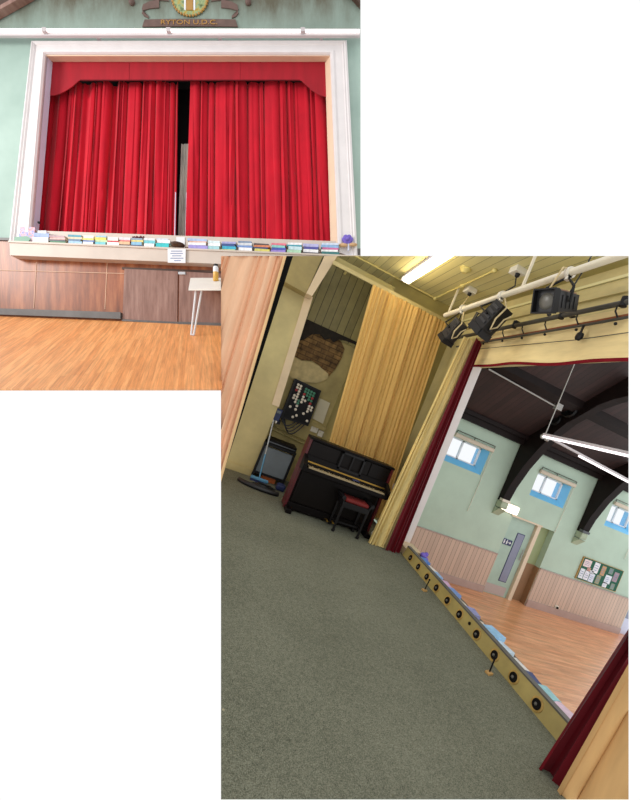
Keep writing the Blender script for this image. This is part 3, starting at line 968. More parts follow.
for y, lb in fl:
    if first is None:
        first = thing('footlight', lb, 'footlight', (2.545, y, .058), 'footlights in the olive board')
        ax = (-1, 0, .2)
        part(MB().lathe((2.547, y, .058), ax, [(0, .05), (.005, .05), (.007, .046), (.007, .036), (.003, .035)], 24), 'ring', 'rust', first, True, sawn=False)
        part(MB().lathe((2.546, y, .058), ax, [(0, .033), (.009, .036), (.012, .033), (.007, .030)], 20), 'cup', 'cup', first, True, sawn=False)
        part(MB().ball((2.540, y + .006, .056), .012), 'bulb', 'dimbulb', first, True, sawn=False)
    else:
        copy_thing(first, (2.545, y, .058), lb)

# ---- two pins with wooden feet on the carpet
for (x, y, lb) in ((2.40, 3.49, 'thin metal pin on a wooden foot, by the fourth footlight from the jamb'), (2.385, 2.32, 'thin metal pin on a wooden foot, nearer the camera')):
    t = thing('floor_pin', lb, 'pin', (x, y, 0), 'metal pins beside the footlights')
    part(MB().obox((x, y, .009), (.055, .04, .018), rot2(.3), .003), 'foot', 'boardwood', t)
    part(MB().tube([(x, y, .01), (x + .03, y + .03, .115)], .006, 8), 'rod', 'cup', t, True)
    part(MB().ball((x + .031, y + .031, .118), .010), 'tip', 'cup', t, True)

# ---- books along the ledge in front of the footlights
def book(place, x, y, z, w, d, h, yaw, col, label, group, axis=0):
    """a closed book lying flat: cover with a page block showing on three sides"""
    t = thing('book', label, 'book', (x, y, z), group, place)
    R = rot2(yaw) if not isinstance(yaw, Matrix) else yaw
    c = Vector((x, y, z))
    tk = min(h * .2, .004 / place.k)

    def bx(mb, a, b):
        q = [(a[0], a[1], a[2]), (b[0], a[1], a[2]), (b[0], b[1], a[2]), (a[0], b[1], a[2]), (a[0], a[1], b[2]), (b[0], a[1], b[2]), (b[0], b[1], b[2]), (a[0], b[1], b[2])]
        mb.hull8([c + R @ Vector(p) for p in q])
    mb = MB()
    bx(mb, (-w / 2, -d / 2, 0), (w / 2, d / 2, tk))
    bx(mb, (-w / 2, -d / 2, h - tk), (w / 2, d / 2, h))
    bx(mb, (-w / 2, -d / 2, tk), (w / 2, -d / 2 + tk, h - tk))
    part(mb, 'cover', bookmat(col), t)
    mb = MB()
    g = min(w, d) * .03
    bx(mb, (-w / 2 + g, -d / 2 + tk, tk), (w / 2 - g, d / 2 - g, h - tk))
    part(mb, 'pages', 'paper', t)
    return t


gl = 'books laid along the stage ledge beyond the footlights'
ledge_books = [
    (4.20, (86, 132, 206), .05, 'blue book on the stage ledge nearest the white jamb'),
    (4.02, (236, 226, 214), .04, 'cream book on the ledge, second from the white jamb'),
    (3.84, (150, 186, 226), .045, 'pale blue book on the ledge, third from the white jamb'),
    (3.66, (214, 176, 206), .05, 'pale mauve book on the ledge, between two blue ones'),
    (3.47, (120, 150, 206), .05, 'mid blue book on the ledge before the wainscot end'),
    (3.29, (226, 216, 196), .035, 'off-white thin book on the ledge, fifth footlight level'),
    (3.12, (146, 150, 196), .05, 'lavender grey book on the ledge beyond the sixth footlight'),
    (2.93, (232, 220, 200), .035, 'thin ivory book on the ledge before the blue stack'),
    (2.60, (196, 214, 226), .045, 'ice blue book on the ledge after the blue stack'),
    (2.43, (226, 222, 216), .035, 'thin white book on the ledge by the third near footlight'),
    (2.27, (56, 70, 120), .05, 'navy book on the ledge beside the second near footlight'),
    (2.11, (150, 200, 206), .05, 'turquoise grey book on the ledge near the near curtain'),
    (1.95, (218, 190, 206), .05, 'pink book on the ledge, second from the near red curtain'),
    (1.78, (176, 190, 214), .05, 'grey blue book on the ledge nearest the near red curtain')]
for i, (y, c, h, lb) in enumerate(ledge_books):
    x = 2.70 + .012 * math.sin(i * 2.3)
    if i in (0, 2, 4, 6, 8, 11, 12):
        book(STAGE, x + .01, y - .01, 0, .15, .15, .045, .15 * math.sin(i), shade((206, 198, 190), .9 + .03 * i % 3), 'lower book under the ' + lb.split(' on the ')[0] + ' on the stage ledge', gl)
        book(STAGE, x, y, .045, .15, .15, h, .25 * math.sin(i * 1.7), c, lb, gl)
    else:
        book(STAGE, x, y, 0, .155, .15, h + .035, .2 * math.sin(i * 1.7), c, lb, gl)
for k, (c, lb) in enumerate((((110, 156, 214), 'bright blue book at the bottom of the tall ledge stack'), ((226, 236, 240), 'white book in the middle of the tall ledge stack'), ((150, 196, 230), 'sky blue book on top of the tall ledge stack'))):
    book(STAGE, 2.71, 2.765, .04 * k, .15, .17, .04, .2 * (k - 1), c, lb, gl)
t = thing('flower_ornament', 'purple flower ornament on the stage ledge by the white jamb', 'ornament', (2.82, 4.5, 0))
part(MB().ball((2.82, 4.42, .07), .045).ball((2.84, 4.36, .05), .035).ball((2.79, 4.38, .09), .035).ball((2.86, 4.42, .10), .03), 'petals', 'purple', t, True)
part(MB().box((2.78, 4.36, 0), (2.87, 4.45, .03), .008), 'base', 'shell', t)

# =============================================================== hall beyond the opening
HF = -1.0
structure(MB().box((2.95, .2, HF - .1), (12.0, 7.2, HF)), 'floor_2', 'hallfloor')


def wall_with_holes(x0, x1, z0, z1, holes, y0, y1):
    xs_ = sorted({x0, x1, *[h[0] for h in holes], *[h[1] for h in holes]})
    zs_ = sorted({z0, z1, *[h[2] for h in holes], *[h[3] for h in holes]})
    mb = MB()
    inside = lambda x, z: any(h[0] < x < h[1] and h[2] < z < h[3] for h in holes)
    cell = {(i, j): not inside((xs_[i] + xs_[i + 1]) / 2, (zs_[j] + zs_[j + 1]) / 2) for i in range(len(xs_) - 1) for j in range(len(zs_) - 1)}
    V = {}

    def v(i, j, y):
        if (i, j, y) not in V:
            V[(i, j, y)] = mb.bm.verts.new((xs_[i], y, zs_[j]))
        return V[(i, j, y)]
    for (i, j), on in cell.items():
        if not on:
            continue
        mb.bm.faces.new((v(i, j, y0), v(i + 1, j, y0), v(i + 1, j + 1, y0), v(i, j + 1, y0)))
        mb.bm.faces.new((v(i, j, y1), v(i, j + 1, y1), v(i + 1, j + 1, y1), v(i + 1, j, y1)))
        for di, dj, a, b in ((-1, 0, (i, j), (i, j + 1)), (1, 0, (i + 1, j), (i + 1, j + 1)), (0, -1, (i, j), (i + 1, j)), (0, 1, (i, j + 1), (i + 1, j + 1))):
            if not cell.get((i + di, j + dj), False):
                mb.bm.faces.new((v(*a, y0), v(*b, y0), v(*b, y1), v(*a, y1)))
    return mb


W1, W2, W3 = (3.95, 4.86), (6.17, 7.13), (8.40, 9.32)
holes = [(a, b, 1.31, 1.83) for a, b in (W1, W2, W3)] + [(5.99, 7.17, HF, .76), (10.12, 11.0, HF, .9)]
WY = 6.8
structure(wall_with_holes(2.75, 11.6, HF, 2.6, holes, WY, WY + .3), 'wall_far', 'hallwall')
structure(MB().box((2.76, 5.2, HF), (2.95, 7.1, 3.4)), 'wall_near', 'hallwall')
mb = MB()
for a, b in ((2.96, 5.985), (7.175, 10.08)):
    mb.box((a, WY - .022, HF + .15), (b, WY, -.125))
structure(mb, 'trim_9', 'wains')
mb = MB()
for a, b in ((2.96, 5.985), (7.175, 10.08)):
    mb.box((a, WY - .035, -.125), (b, WY, -.10), .005)
structure(mb, 'trim_10', 'skirt')
mb = MB()
for a, b in ((2.96, 5.985), (7.175, 10.08)):
    mb.box((a, WY - .045, HF), (b, WY, HF + .15), .006)
structure(mb, 'baseboard_far', 'skirt')
# windows
for i, (a, b) in enumerate((W1, W2, W3)):
    nm = 'window_%d' % (i + 1)
    y = WY + .13
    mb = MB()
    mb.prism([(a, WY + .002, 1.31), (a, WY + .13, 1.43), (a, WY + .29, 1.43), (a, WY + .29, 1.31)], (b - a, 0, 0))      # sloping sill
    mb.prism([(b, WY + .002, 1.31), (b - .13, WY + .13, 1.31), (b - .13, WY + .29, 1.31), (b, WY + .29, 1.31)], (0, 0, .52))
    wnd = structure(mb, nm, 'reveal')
    fr = MB()
    x0, x1, z0, z1 = a, b - .13, 1.43, 1.83
    for (p, q) in (((x0, z0), (x1, z0 + .025)), ((x0, z1 - .03), (x1, z1)), ((x0, z0), (x0 + .03, z1)), ((x1 - .03, z0), (x1, z1)), ((x0 + (x1 - x0) * .42 - .018, z0), (x0 + (x1 - x0) * .42 + .018, z1))):
        fr.box((p[0], y - .02, p[1]), (q[0], y + .02, q[1]))
    structure(fr, 'window_frame', 'winframe', wnd)
    structure(MB().box((x0 + .02, y + .0, z0 + .02), (x1 - .02, y + .006, z1 - .02)), 'window_pane', 'glass', wnd)
    t = thing('roller_blind', ('rolled-up beige blind above the hall window nearest the stage', 'rolled-up beige blind above the middle hall window', 'rolled-up beige blind above the hall window over the noticeboard')[i], 'blind', (a + .4, WY, 1.85), 'blinds over the hall windows')
    part(MB().box((a - .01, WY - .07, 1.835), (b + .05, WY - .004, 1.92), .02), 'roll', 'blind', t, True)
    part(MB().tube([(a + .02, WY - .03, 1.97), (b + .05, WY - .03, 1.97)], .008, 6).tube([(a + .02, WY - .03, 1.97), (a + .02, WY - .03, 1.9)], .008, 6).tube([(a + .45, WY - .03, 1.97), (a + .45, WY - .03, 1.9)], .008, 6).tube([(b + .05, WY - .03, 1.97), (b + .05, WY - .03, 1.9)], .008, 6), 'bracket', 'pipe', t, True)
    part(MB().tube([(b + .04, WY - .03, 1.84), (b + .03, WY - .02, .52 if i == 0 else .75)], .006, 6), 'cord', 'whiteplastic', t, True)
# doorway
DY = WY + .06
structure(MB().box((5.97, DY, HF), (6.68, DY + .05, .8)), 'door_1', 'doorgreen')
dr = bpy.data.objects['door_1']
structure(MB().box((6.02, DY - .012, HF + .02), (6.60, DY, HF + .22)), 'kick_plate', 'kick', dr)
structure(MB().box((6.335, DY - .01, -.66), (6.515, DY, .44)), 'glass_panel', 'doorglass', dr)
structure(MB().box((6.32, DY - .006, -.675), (6.53, DY, .455)), 'glass_bead', 'signblue', dr)
structure(MB().tube([(6.60, DY - .04, -.1), (6.60, DY - .04, .15)], .012, 8), 'door_handle', 'steel', dr, smooth=True)
structure(MB().box((6.78, WY + .15, -.12), (7.2, WY + .2, .8)), 'wall_doorway', 'hallgreen_dk')
structure(MB().box((6.78, WY + .14, HF), (7.2, WY + .2, -.12)).box((7.155, WY + .004, HF), (7.172, WY + .14, -.12)), 'trim_11', 'brownlow')
structure(MB().box((6.69, WY - .005, HF), (6.79, WY + .1, .78), .006), 'trim_12', 'post')
structure(MB().box((5.96, WY - .02, .755), (6.80, WY + .02, .79)), 'trim_13', 'post')
structure(MB().box((10.08, WY + .06, HF), (11.0, WY + .12, .9)), 'door_2', 'bluereveal')
d2 = bpy.data.objects['door_2']
structure(MB().box((10.2, WY + .05, -.6), (10.8, WY + .06, .6)), 'glass_panel', 'doorglass', d2)
t = thing('toilet_sign', 'small blue toilet sign with white figures on the hall door', 'sign', (6.13, WY + .06, .12))
part(MB().box((5.99, DY - .02, .12), (6.27, DY, .245), .003), 'plate', 'signblue', t)
mb = MB()
for x in (6.065, 6.135):
    mb.lathe((x, DY - .019, .218), (0, -1, 0), [(0, .014), (.004, .014)], 12)
    mb.prism([(x - .022, DY - .023, .20), (x + .022, DY - .023, .20), (x + .012, DY - .023, .137), (x - .012, DY - .023, .137)], (0, .004, 0))
mb.prism([(6.175, DY - .023, .175), (6.21, DY - .023, .175), (6.21, DY - .023, .15), (6.25, DY - .023, .182), (6.21, DY - .023, .215), (6.21, DY - .023, .19), (6.175, DY - .023, .19)], (0, .004, 0))
part(mb, 'pictogram', 'signwhite', t)
t = thing('emergency_light', 'lit white emergency light on the hall wall over the toilet door', 'emergency light', (5.84, WY, .8))
part(MB().box((5.60, WY - .03, .79), (6.02, WY, .99), .004), 'back_plate', 'whiteplastic', t)
part(MB().box((5.615, WY - .09, .805), (6.005, WY - .03, .975), .015), 'lamp_face', 'exitlamp', t, True)
t = thing('wall_outlet', 'small white socket on the beige wainscot below the noticeboard', 'socket', (8.0, WY, -.86))
part(MB().box((7.95, WY - .04, -.86), (8.05, WY - .02, -.78), .004), 'plate', 'whiteplastic', t)
part(MB().box((7.985, WY - .07, -.845), (8.025, WY - .04, -.805), .004), 'plug', 'cup', t)
# noticeboard
t = thing('noticeboard', 'green noticeboard on the hall wall', 'noticeboard', (8.83, WY, -.05))
part(MB().box((8.2, WY - .03, -.05), (9.46, WY, .47)), 'baize', 'boardgreen', t)
mb = MB().box((8.185, WY - .034, -.05), (8.2, WY, .47)).box((9.46, WY - .033, -.05), (9.468, WY, .47)).box((8.185, WY - .033, -.06), (9.468, WY, -.05)).box((8.185, WY - .033, .47), (9.468, WY, .477))
part(mb, 'frame', 'boardwood', t)
sheets = [(8.24, .27, .22, .17, (236, 214, 214), 'pale pink sheet at the top left of the noticeboard'), (8.23, -.02, .13, .23, (226, 230, 238), 'white sheet at the bottom left corner of the noticeboard'),
          (8.38, -.02, .14, .22, (232, 232, 240), 'white sheet low on the noticeboard, second from its left end'), (8.54, -.03, .15, .20, (220, 226, 240), 'white sheet with dark lines low on the noticeboard, third from its left end'),
          (8.40, .19, .10, .09, (206, 150, 130), 'small reddish slip under the pale pink sheet on the noticeboard'), (8.56, .20, .16, .25, (236, 236, 244), 'tall white sheet with its corner folded at the middle top of the noticeboard'),
          (8.50, .16, .12, .07, (240, 240, 240), 'small white slip beside the tall white sheet on the noticeboard'),
          (8.80, .20, .13, .23, (190, 150, 110), 'brown picture sheet at the top of the noticeboard'), (8.75, -.02, .13, .21, (150, 150, 120), 'olive picture sheet at the bottom of the noticeboard'),
          (9.0, .06, .19, .20, (226, 232, 246), 'large white notice right of the brown picture sheet'), (9.0, -.04, .13, .12, (236, 236, 242), 'small white sheet under the large white notice'),
          (9.03, .30, .13, .14, (120, 140, 130), 'grey green card at the top above the large white notice'), (9.22, .16, .15, .23, (160, 140, 150), 'mauve poster near the top right corner of the noticeboard'),
          (9.25, -.03, .12, .14, (130, 146, 130), 'small grey green card near the bottom right corner of the noticeboard')]
for k, (x, z, w, h, c, lb) in enumerate(sheets):
    tt = thing('notice', lb, 'notice', (x, WY - .033, z), 'papers on the noticeboard')
    part(MB().box((x, WY - .034, z), (x + w, WY - .031, z + h)), 'sheet', bookmat(c), tt)
    mb = MB()
    rr = random.Random(k)
    for q in range(3):
        zz = z + h * (.25 + .22 * q)
        mb.box((x + w * .15, WY - .0355, zz), (x + w * rr.uniform(.5, .85), WY - .034, zz + h * .05))
    part(mb, 'print', 'ink', tt)

# roof and trusses
SL = .80


def rz(y): return 2.32 + (WY - y) * SL


mb = MB()
mb.prism([(2.95, 7.1, rz(7.1)), (2.95, 2.6, rz(2.6)), (2.95, 2.6, rz(2.6) + .15), (2.95, 7.1, rz(7.1) + .15)], (9, 0, 0))
structure(mb, 'ceiling_2', 'roof')
structure(MB().box((2.95, WY - .10, 2.22), (11.6, WY, 2.40)).box((2.95, WY - .16, 2.34), (11.6, WY, 2.42)), 'trim_14', 'truss')
for k, y in enumerate((5.75, 4.75, 3.9)):
    structure(MB().prism([(2.95, y, rz(y)), (2.95, y - .12, rz(y - .12)), (2.95, y - .12, rz(y - .12) - .13), (2.95, y, rz(y) - .13)], (9, 0, 0)), 'trim_%d' % (15 + k), 'truss')
for k, x in enumerate((5.55, 7.8)):
    mb = MB()
    inner = [(6.66, .98), (6.60, 1.35), (6.46, 1.8), (6.26, 2.22), (6.02, 2.62), (5.76, 2.92), (5.48, 3.15), (5.1, 3.34), (4.6, 3.5), (4.0, 3.6), (3.2, 3.62)]
    outer = [(3.2, 3.80), (4.0, 3.80), (4.6, 3.72), (5.1, 3.60), (5.5, 3.45), (5.85, 3.26), (6.05, 3.05)]
    mb.prism([(x - .09, y, z) for y, z in inner + outer + [(6.42, rz(6.42) - .04), (6.78, 2.3), (6.78, 1.4), (6.79, .98)]], (.18, 0, 0))
    mb.prism([(x - .08, 6.7, rz(6.7)), (x - .08, 2.7, rz(2.7)), (x - .08, 2.7, rz(2.7) - .26), (x - .08, 6.7, rz(6.7) - .26)], (.16, 0, 0))
    t = thing('roof_truss', ('dark curved timber roof truss nearest the stage in the hall', 'dark curved timber roof truss between the middle and last hall windows')[k], 'roof truss', (x, 6.7, .95), 'roof trusses of the hall')
    part(mb, 'arched_brace', 'truss', t)
    part(MB().box((x - .09, 6.63, .84), (x + .09, WY, .985), .02).prism([(x - .09, 6.64, .82), (x - .09, WY, .82), (x - .09, WY, .66)], (.18, 0, 0)), 'corbel', 'corbel', t, label='grey green stone corbel')
    part(MB().box((x - .10, 6.62, .985), (x + .10, 6.72, 1.04)), 'iron_shoe', 'whiteplastic' if k == 0 else 'greymetal', t)
t = thing('roof_loudspeaker', 'dark round loudspeaker fixed to the side of the nearest roof truss', 'loudspeaker', (5.45, 5.9, 3.0))
part(MB().lathe((5.46, 5.87, 3.08), (-1, -.2, 0), [(0, .15), (.06, .17), (.09, .15), (.06, .11), (.05, .03), (.08, .01)], 24), 'horn', 'blackmetal', t, True)
part(MB().lathe((5.46, 6.12, 2.86), (-1, -.2, 0), [(0, .12), (.05, .13), (.07, .11), (.04, .08), (.04, .02)], 24), 'horn', 'blackmetal', t, True)
t = thing('roof_conduit', 'pale conduit rod fixed across the hall roof boards', 'conduit', (4.5, 5.78, 3.1))
part(MB().tube([(3.45, 5.72, rz(5.72) - .15), (5.08, 5.78, rz(5.78) - .15)], .016, 8), 'rod', 'steel', t, True)
part(MB().box((5.02, 5.72, rz(5.75) - .22), (5.14, 5.82, rz(5.75) - .10), .006), 'junction_box', 'steel', t)
# hanging tubes
A0 = Vector((3.53, 4.08, 2.1))
B1 = Vector((3.66, 2.85, 2.1))
C1 = Vector((6.1, 4.63, 2.1))
for (e, lb, off) in ((B1, 'upper of the two lit tube lights hanging in the hall', 0), (C1, 'lower of the two lit tube lights hanging in the hall', 0)):
    t = thing('hanging_tube_light', lb, 'tube light', A0.lerp(e, .5), 'hanging tube lights in the hall')
    d = (e - A0).normalized()
    s0 = A0 + d * .02
    if e is C1:
        s0 = A0 + d * .12
    part(MB().tube([s0 if e is B1 else s0.lerp(e, .3), e], .013, 10), 'tube', 'tubecool', t, True)
    part(MB().tube([s0 + Vector((0, 0, .03)), e + Vector((0, 0, .03))], .018, 8), 'batten', 'tubebody', t, True)
    part(MB().lathe(s0 - d * .02, d, [(0, .024), (.005, .03), (.03, .03)], 12), 'end_cap', 'steel', t, True)
    for f_ in ((.02,) if e is B1 else (.9,)):
        p = s0.lerp(e, f_)
        part(MB().tube([p + Vector((0, 0, .05)), (p.x, p.y, rz(p.y))], .006, 6), 'suspension_wire', 'steel', t, True)

# =====================================================================================================
#                                 HALL FRONT (wall modules, own frame)
# =====================================================================================================
H = HALL


def P2(x, z, y=0.0): return (x, y, z)


OUT = [(-16.75, 7.4), (-14.55, 27.35), (16.68, 27.4), (17.75, 6.0)]      # outer edge of the frame: BL TL TR BR
INN = [(-14.85, 7.6), (-13.3, 26.2), (15.0, 26.15), (15.8, 6.4)]      # inner edge of the frame
mb = MB()
mb.prism([P2(-22, 7.9), P2(-22, 36), P2(18.05, 36), P2(18.05, 26.9), P2(-13.8, 26.9), P2(-15.9, 7.6)], (0, 1.2, 0))
mb.prism([P2(16.0, 26.9), P2(18.05, 26.9), P2(18.05, 6.2), P2(16.9, 6.2)], (0, 1.2, 0))
structure(mb, 'wall_front', 'wallA', place=H)
mb = MB()
mb.prism([P2(-22, .4), P2(-22, 8.0), P2(-15.9, 7.9), P2(17.0, 6.3), P2(18.05, 6.3), P2(18.05, 5.4), P2(6.0, 5.4), P2(6.0, -.9)], (0, 1.2, 0))
structure(mb, 'wall_wainscot', 'wains_a', place=H)
structure(MB().prism([P2(-22, 7.85), P2(-22, 8.1), P2(-16.9, 7.95), P2(-16.9, 7.7)], (0, -.15, 0)).prism([P2(17.6, 6.0), P2(17.6, 6.9), P2(18.05, 6.9), P2(18.05, 6.0)], (0, -.12, 0)), 'trim_18', 'skirt_a', place=H)
# pale seams between the panels
mb = MB()
for a, b in (((-14.35, 5.6), (-14.6, 1.0)), ((-7.25, 5.9), (-7.5, .9)), ((-20.5, 6.0), (-20.7, 1.2))):
    mb.prism([P2(a[0] - .03, a[1]), P2(a[0] + .03, a[1]), P2(b[0] + .03, b[1]), P2(b[0] - .03, b[1])], (0, -.03, 0))
mb.prism([P2(-22, 4.92), P2(-22, 4.86), P2(-5.6, 4.4), P2(-5.6, 4.46)], (0, -.05, 0))
structure(mb, 'trim_19', 'seam', place=H)
structure(MB().prism([P2(-22, .42), P2(-22, 1.0), P2(-5.75, .48), P2(-5.75, -.18)], (0, -.35, 0)), 'baseboard_front', 'skirt_a', place=H)
# store hatches
structure(MB().prism([P2(-5.45, 4.85), P2(-.15, 4.6), P2(-.2, -.45), P2(-5.65, -.15)], (0, -.18, 0)), 'door_3', 'hatch', place=H)
structure(MB().prism([P2(.0, 4.6), P2(5.6, 4.3), P2(5.6, -.65), P2(-.05, -.42)], (0, -.18, 0)), 'door_4', 'hatch', place=H)
structure(MB().prism([P2(-5.75, 5.05), P2(5.6, 4.62), P2(5.6, 4.42), P2(-5.75, 4.85)], (0, -.1, 0)), 'trim_20', 'darkbeam', place=H)
structure(MB().prism([P2(-.05, -.44), P2(6, -.62), P2(6, -.92), P2(-.05, -.72)], (0, -.3, 0)).prism([P2(-5.7, -.18), P2(-.1, -.44), P2(-.1, -.64), P2(-5.7, -.36)], (0, -.22, 0)), 'trim_21', 'skirt_a', place=H)
solid(MB().box((-.05, -.3, 4.25), (.65, -.17, 4.52), .03), 'hatch_bolt', 'hinge', 'pale metal bolt at the top of the right-hand store hatch', 'bolt', place=H)

# the moulded frame (three sides, mitred)
prof = [(0, .1), (0, -.38), (.10, -.46), (.18, -.34), (.24, -.40), (.30, -.28), (.72, -.26), (.80, -.36), (.93, -.36), (1, -.2), (1, .1)]
mb = MB()
rings = []
for t_, yo in prof:
    rings.append([mb.bm.verts.new((o[0] + (i_[0] - o[0]) * t_, yo, o[1] + (i_[1] - o[1]) * t_)) for o, i_ in zip(OUT, INN)])
for a, b in zip(rings, rings[1:]):
    for k in range(3):
        mb.bm.faces.new((a[k], a[k + 1], b[k + 1], b[k]))
for k in range(3):
    mb.bm.faces.new((rings[-1][k], rings[-1][k + 1], rings[0][k + 1], rings[0][k]))
mb.bm.faces.new([r[0] for r in rings])
mb.bm.faces.new([r[3] for r in rings])
structure(mb, 'trim_22', 'cream_frame', place=H)
# reveals
BK = [(-14.75, 7.5), (-13.25, 26.15), (14.55, 26.15), (15.2, 7.0)]
structure(MB().hull8([(-13.35, -.1, 26.1), (15.05, -.1, 26.1), (14.6, .75, 26.3), (-13.3, .75, 26.3), (-13.6, -.1, 26.9), (15.3, -.1, 26.9), (15.3, .75, 26.9), (-13.6, .75, 26.9)]), 'trim_23', 'peachreveal', place=H)
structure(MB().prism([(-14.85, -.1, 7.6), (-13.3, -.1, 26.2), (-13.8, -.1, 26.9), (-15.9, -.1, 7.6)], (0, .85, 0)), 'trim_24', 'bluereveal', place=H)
structure(MB().hull8([(15.75, -.1, 6.6), (16.8, -.1, 6.6), (16.8, .75, 6.6), (15.05, .75, 6.6), (14.98, -.1, 26.2), (15.9, -.1, 26.9), (15.9, .75, 26.9), (14.45, .75, 26.2)]), 'trim_25', 'peachreveal', place=H)
# sill: apron board, riser behind the books
SZ = lambda x: 6.59 - .0422 * x          # top of the ledge
mb = MB()
mb.prism([P2(-16.25, SZ(-17.1), -.9), P2(18.05, SZ(18.05), -.9), P2(18.05, SZ(18.05) - 1.35, -.9), P2(-16.2, SZ(-17.06) - 1.42, -.9)], (0, .95, 0))
mb.prism([P2(-16.3, SZ(-16.3), -1.0), P2(18.05, SZ(18.05), -1.0), P2(18.05, SZ(18.05) - .16, -1.0), P2(-16.3, SZ(-16.3) - .16, -1.0)], (0, .15, 0))
structure(mb, 'trim_26', 'beige_sill', place=H)
structure(MB().prism([P2(-14.8, SZ(-14.8)), P2(15.9, SZ(15.9)), P2(15.6, SZ(15.6) + 1.75), P2(-14.5, SZ(-14.5) + 1.55)], (0, .5, 0)), 'trim_27', 'beige_sill', place=H)

# dark stage behind the gap
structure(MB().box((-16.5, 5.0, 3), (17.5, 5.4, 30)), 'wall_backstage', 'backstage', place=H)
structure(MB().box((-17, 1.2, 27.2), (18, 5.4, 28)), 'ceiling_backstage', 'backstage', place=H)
solid(drape((-1.45, 2.6, 7.2), (-.1, 2.6, 7.2), (-1.0, 2.6, 19.3), (.2, 2.6, 19.3), 4, .14, (0, -1, 0), 4, .06, 8, .8, 10), 'backstage_drape', 'greycloth', 'grey drape glimpsed backstage through the gap between the red curtains', 'drape', place=H, smooth=True)

# red stage curtains: corners bottom-left, bottom-right, top-left, top-right
t = thing('left_stage_curtain', 'left half of the drawn scarlet velvet stage curtains', 'curtain', (-7, 1.1, 8.2), 'stage curtains', H)
part(drape((-15.7, 1.75, 7.6), (-1.2, 1.75, 7.2), (-14.3, 1.75, 25.0), (-.95, 1.75, 25.0), 14, .72, (0, -1, 0), 31, .07, 18, .8, 18, .3, .5), 'cloth', 'scarlet', t, True)
part(MB().grid_solid(lambda u, v: (-1.16 + .06 * u + .12 * v, 1.2, 7.3 + 6 * v), 2, 14, (0, .1, 0)), 'lining_edge', 'bluereveal', t, True, 'pale lining showing at the inner edge')
t = thing('right_stage_curtain', 'right half of the drawn scarlet velvet stage curtains', 'curtain', (8, 1.1, 7.8), 'stage curtains', H)
part(drape((0, 1.75, 7.2), (16.5, 1.75, 6.8), (.42, 1.75, 25.0), (15.7, 1.75, 25.0), 15, .7, (0, -1, 0), 44, .07, 18, .8, 18, .3, .5), 'cloth', 'scarlet', t, True)
part(MB().grid_solid(lambda u, v: (-.03 + .05 * u + .13 * v, 1.2, 7.3 + 6 * v), 2, 12, (0, .1, 0)), 'lining_edge', 'bluereveal', t, True, 'pale lining showing at the inner edge')
# pelmet board
pel = [(-13.6, 26.4), (15.2, 26.4), (15.35, 22.8), (14.5, 22.75), (13.9, 22.95), (13.2, 23.35), (12.6, 23.9), (12.1, 24.35), (11.9, 24.45), (-10.5, 24.45), (-10.7, 24.35), (-11.3, 23.8), (-12.0, 23.35), (-12.6, 23.05), (-13.2, 22.9), (-14.0, 22.95)]
t = thing('scarlet_pelmet', 'flat scarlet pelmet with curved dropped ends above the red stage curtains', 'pelmet', (0, .6, 22), None, H)
part(MB().prism([(x, .72, z) for x, z in pel], (0, .08, 0)), 'cloth', 'scarlet_flat', t)
part(MB().prism([(x, .70, z) for x, z in [(-10.5, 24.47), (11.9, 24.47), (11.9, 24.4), (-10.5, 24.4)]], (0, .1, 0)), 'lower_seam', 'darkred', t)
for x in (-5.5, .0, 5.8):
    part(MB().box((x, .71, 24.5), (x + .03, .73, 26.2)), 'seam', 'darkred', t)

# floor
FZ = lambda x, y: -.533 - .0407 * x + .5 * y
corners = [(-24, 0), (4.2, 0), (9.19, -14.8), (-9, -16.57)]
mb = MB()
mb.hull8([(x * .99, y * .99, FZ(x, y) - .08) for x, y in corners[::-1]] + [(x, y, FZ(x, y)) for x, y in corners[::-1]])
structure(mb, 'floor_3', 'floorA', place=H)

# folding table with a bottle
t = thing('folding_table', 'white folding table with splayed steel legs before the store hatches', 'table', (5, -3.5, -2.6), None, H)
ts = .66
TZ = lambda y: 1.55 + ts * (y + 4.0)
tl, tr_ = 2.70, 6.6
mb = MB()
mb.hull8([(2.55, -4.0, TZ(-4.0) - .16), (tr_, -4.0, TZ(-4.0) - .16), (tr_, -.6, TZ(-.6) - .16), (1.3, -.6, TZ(-.6) - .16), (2.55, -4.0, TZ(-4.0)), (tr_, -4.0, TZ(-4.0)), (tr_, -.6, TZ(-.6)), (1.3, -.6, TZ(-.6))])
part(mb, 'tabletop', 'tablewhite', t)
part(MB().tube([(3.1, -3.7, TZ(-3.7) - .1), (2.78, -4.0, FZ(2.78, -4.0) + .03)], .085, 10), 'leg', 'tableleg', t, True)
part(MB().tube([(3.6, -3.6, TZ(-3.6) - .1), (3.02, -4.0, FZ(3.02, -4.0) + .03)], .085, 10), 'leg', 'tableleg', t, True)
part(MB().tube([(2.78, -4.0, FZ(2.78, -4.0) + .08), (3.02, -4.0, FZ(3.02, -4.0) + .08)], .085, 10), 'foot', 'tableleg', t, True)
t = thing('juice_bottle', 'clear bottle of amber juice with a black cap on the white table', 'bottle', (4.65, -2.4, 2.4), None, H)
bx_, by_ = 4.18, -1.7
bz_ = TZ(by_) + .0
part(MB().lathe((bx_, by_, bz_), (0, 0, 1), [(0, .2), (.05, .25), (.85, .25)], 18), 'body', 'bottle', t, True, 'amber lower half of the bottle')
part(MB().lathe((bx_, by_, bz_ + .85), (0, 0, 1), [(0, .25), (.45, .25), (.58, .16)], 18), 'neck', 'whitepaper', t, True, 'pale upper half of the bottle')
part(MB().lathe((bx_, by_, bz_ + 1.4), (0, 0, 1), [(0, .17), (.03, .2), (.2, .2), (.22, .15)], 16), 'cap', 'tinyblack', t, True)

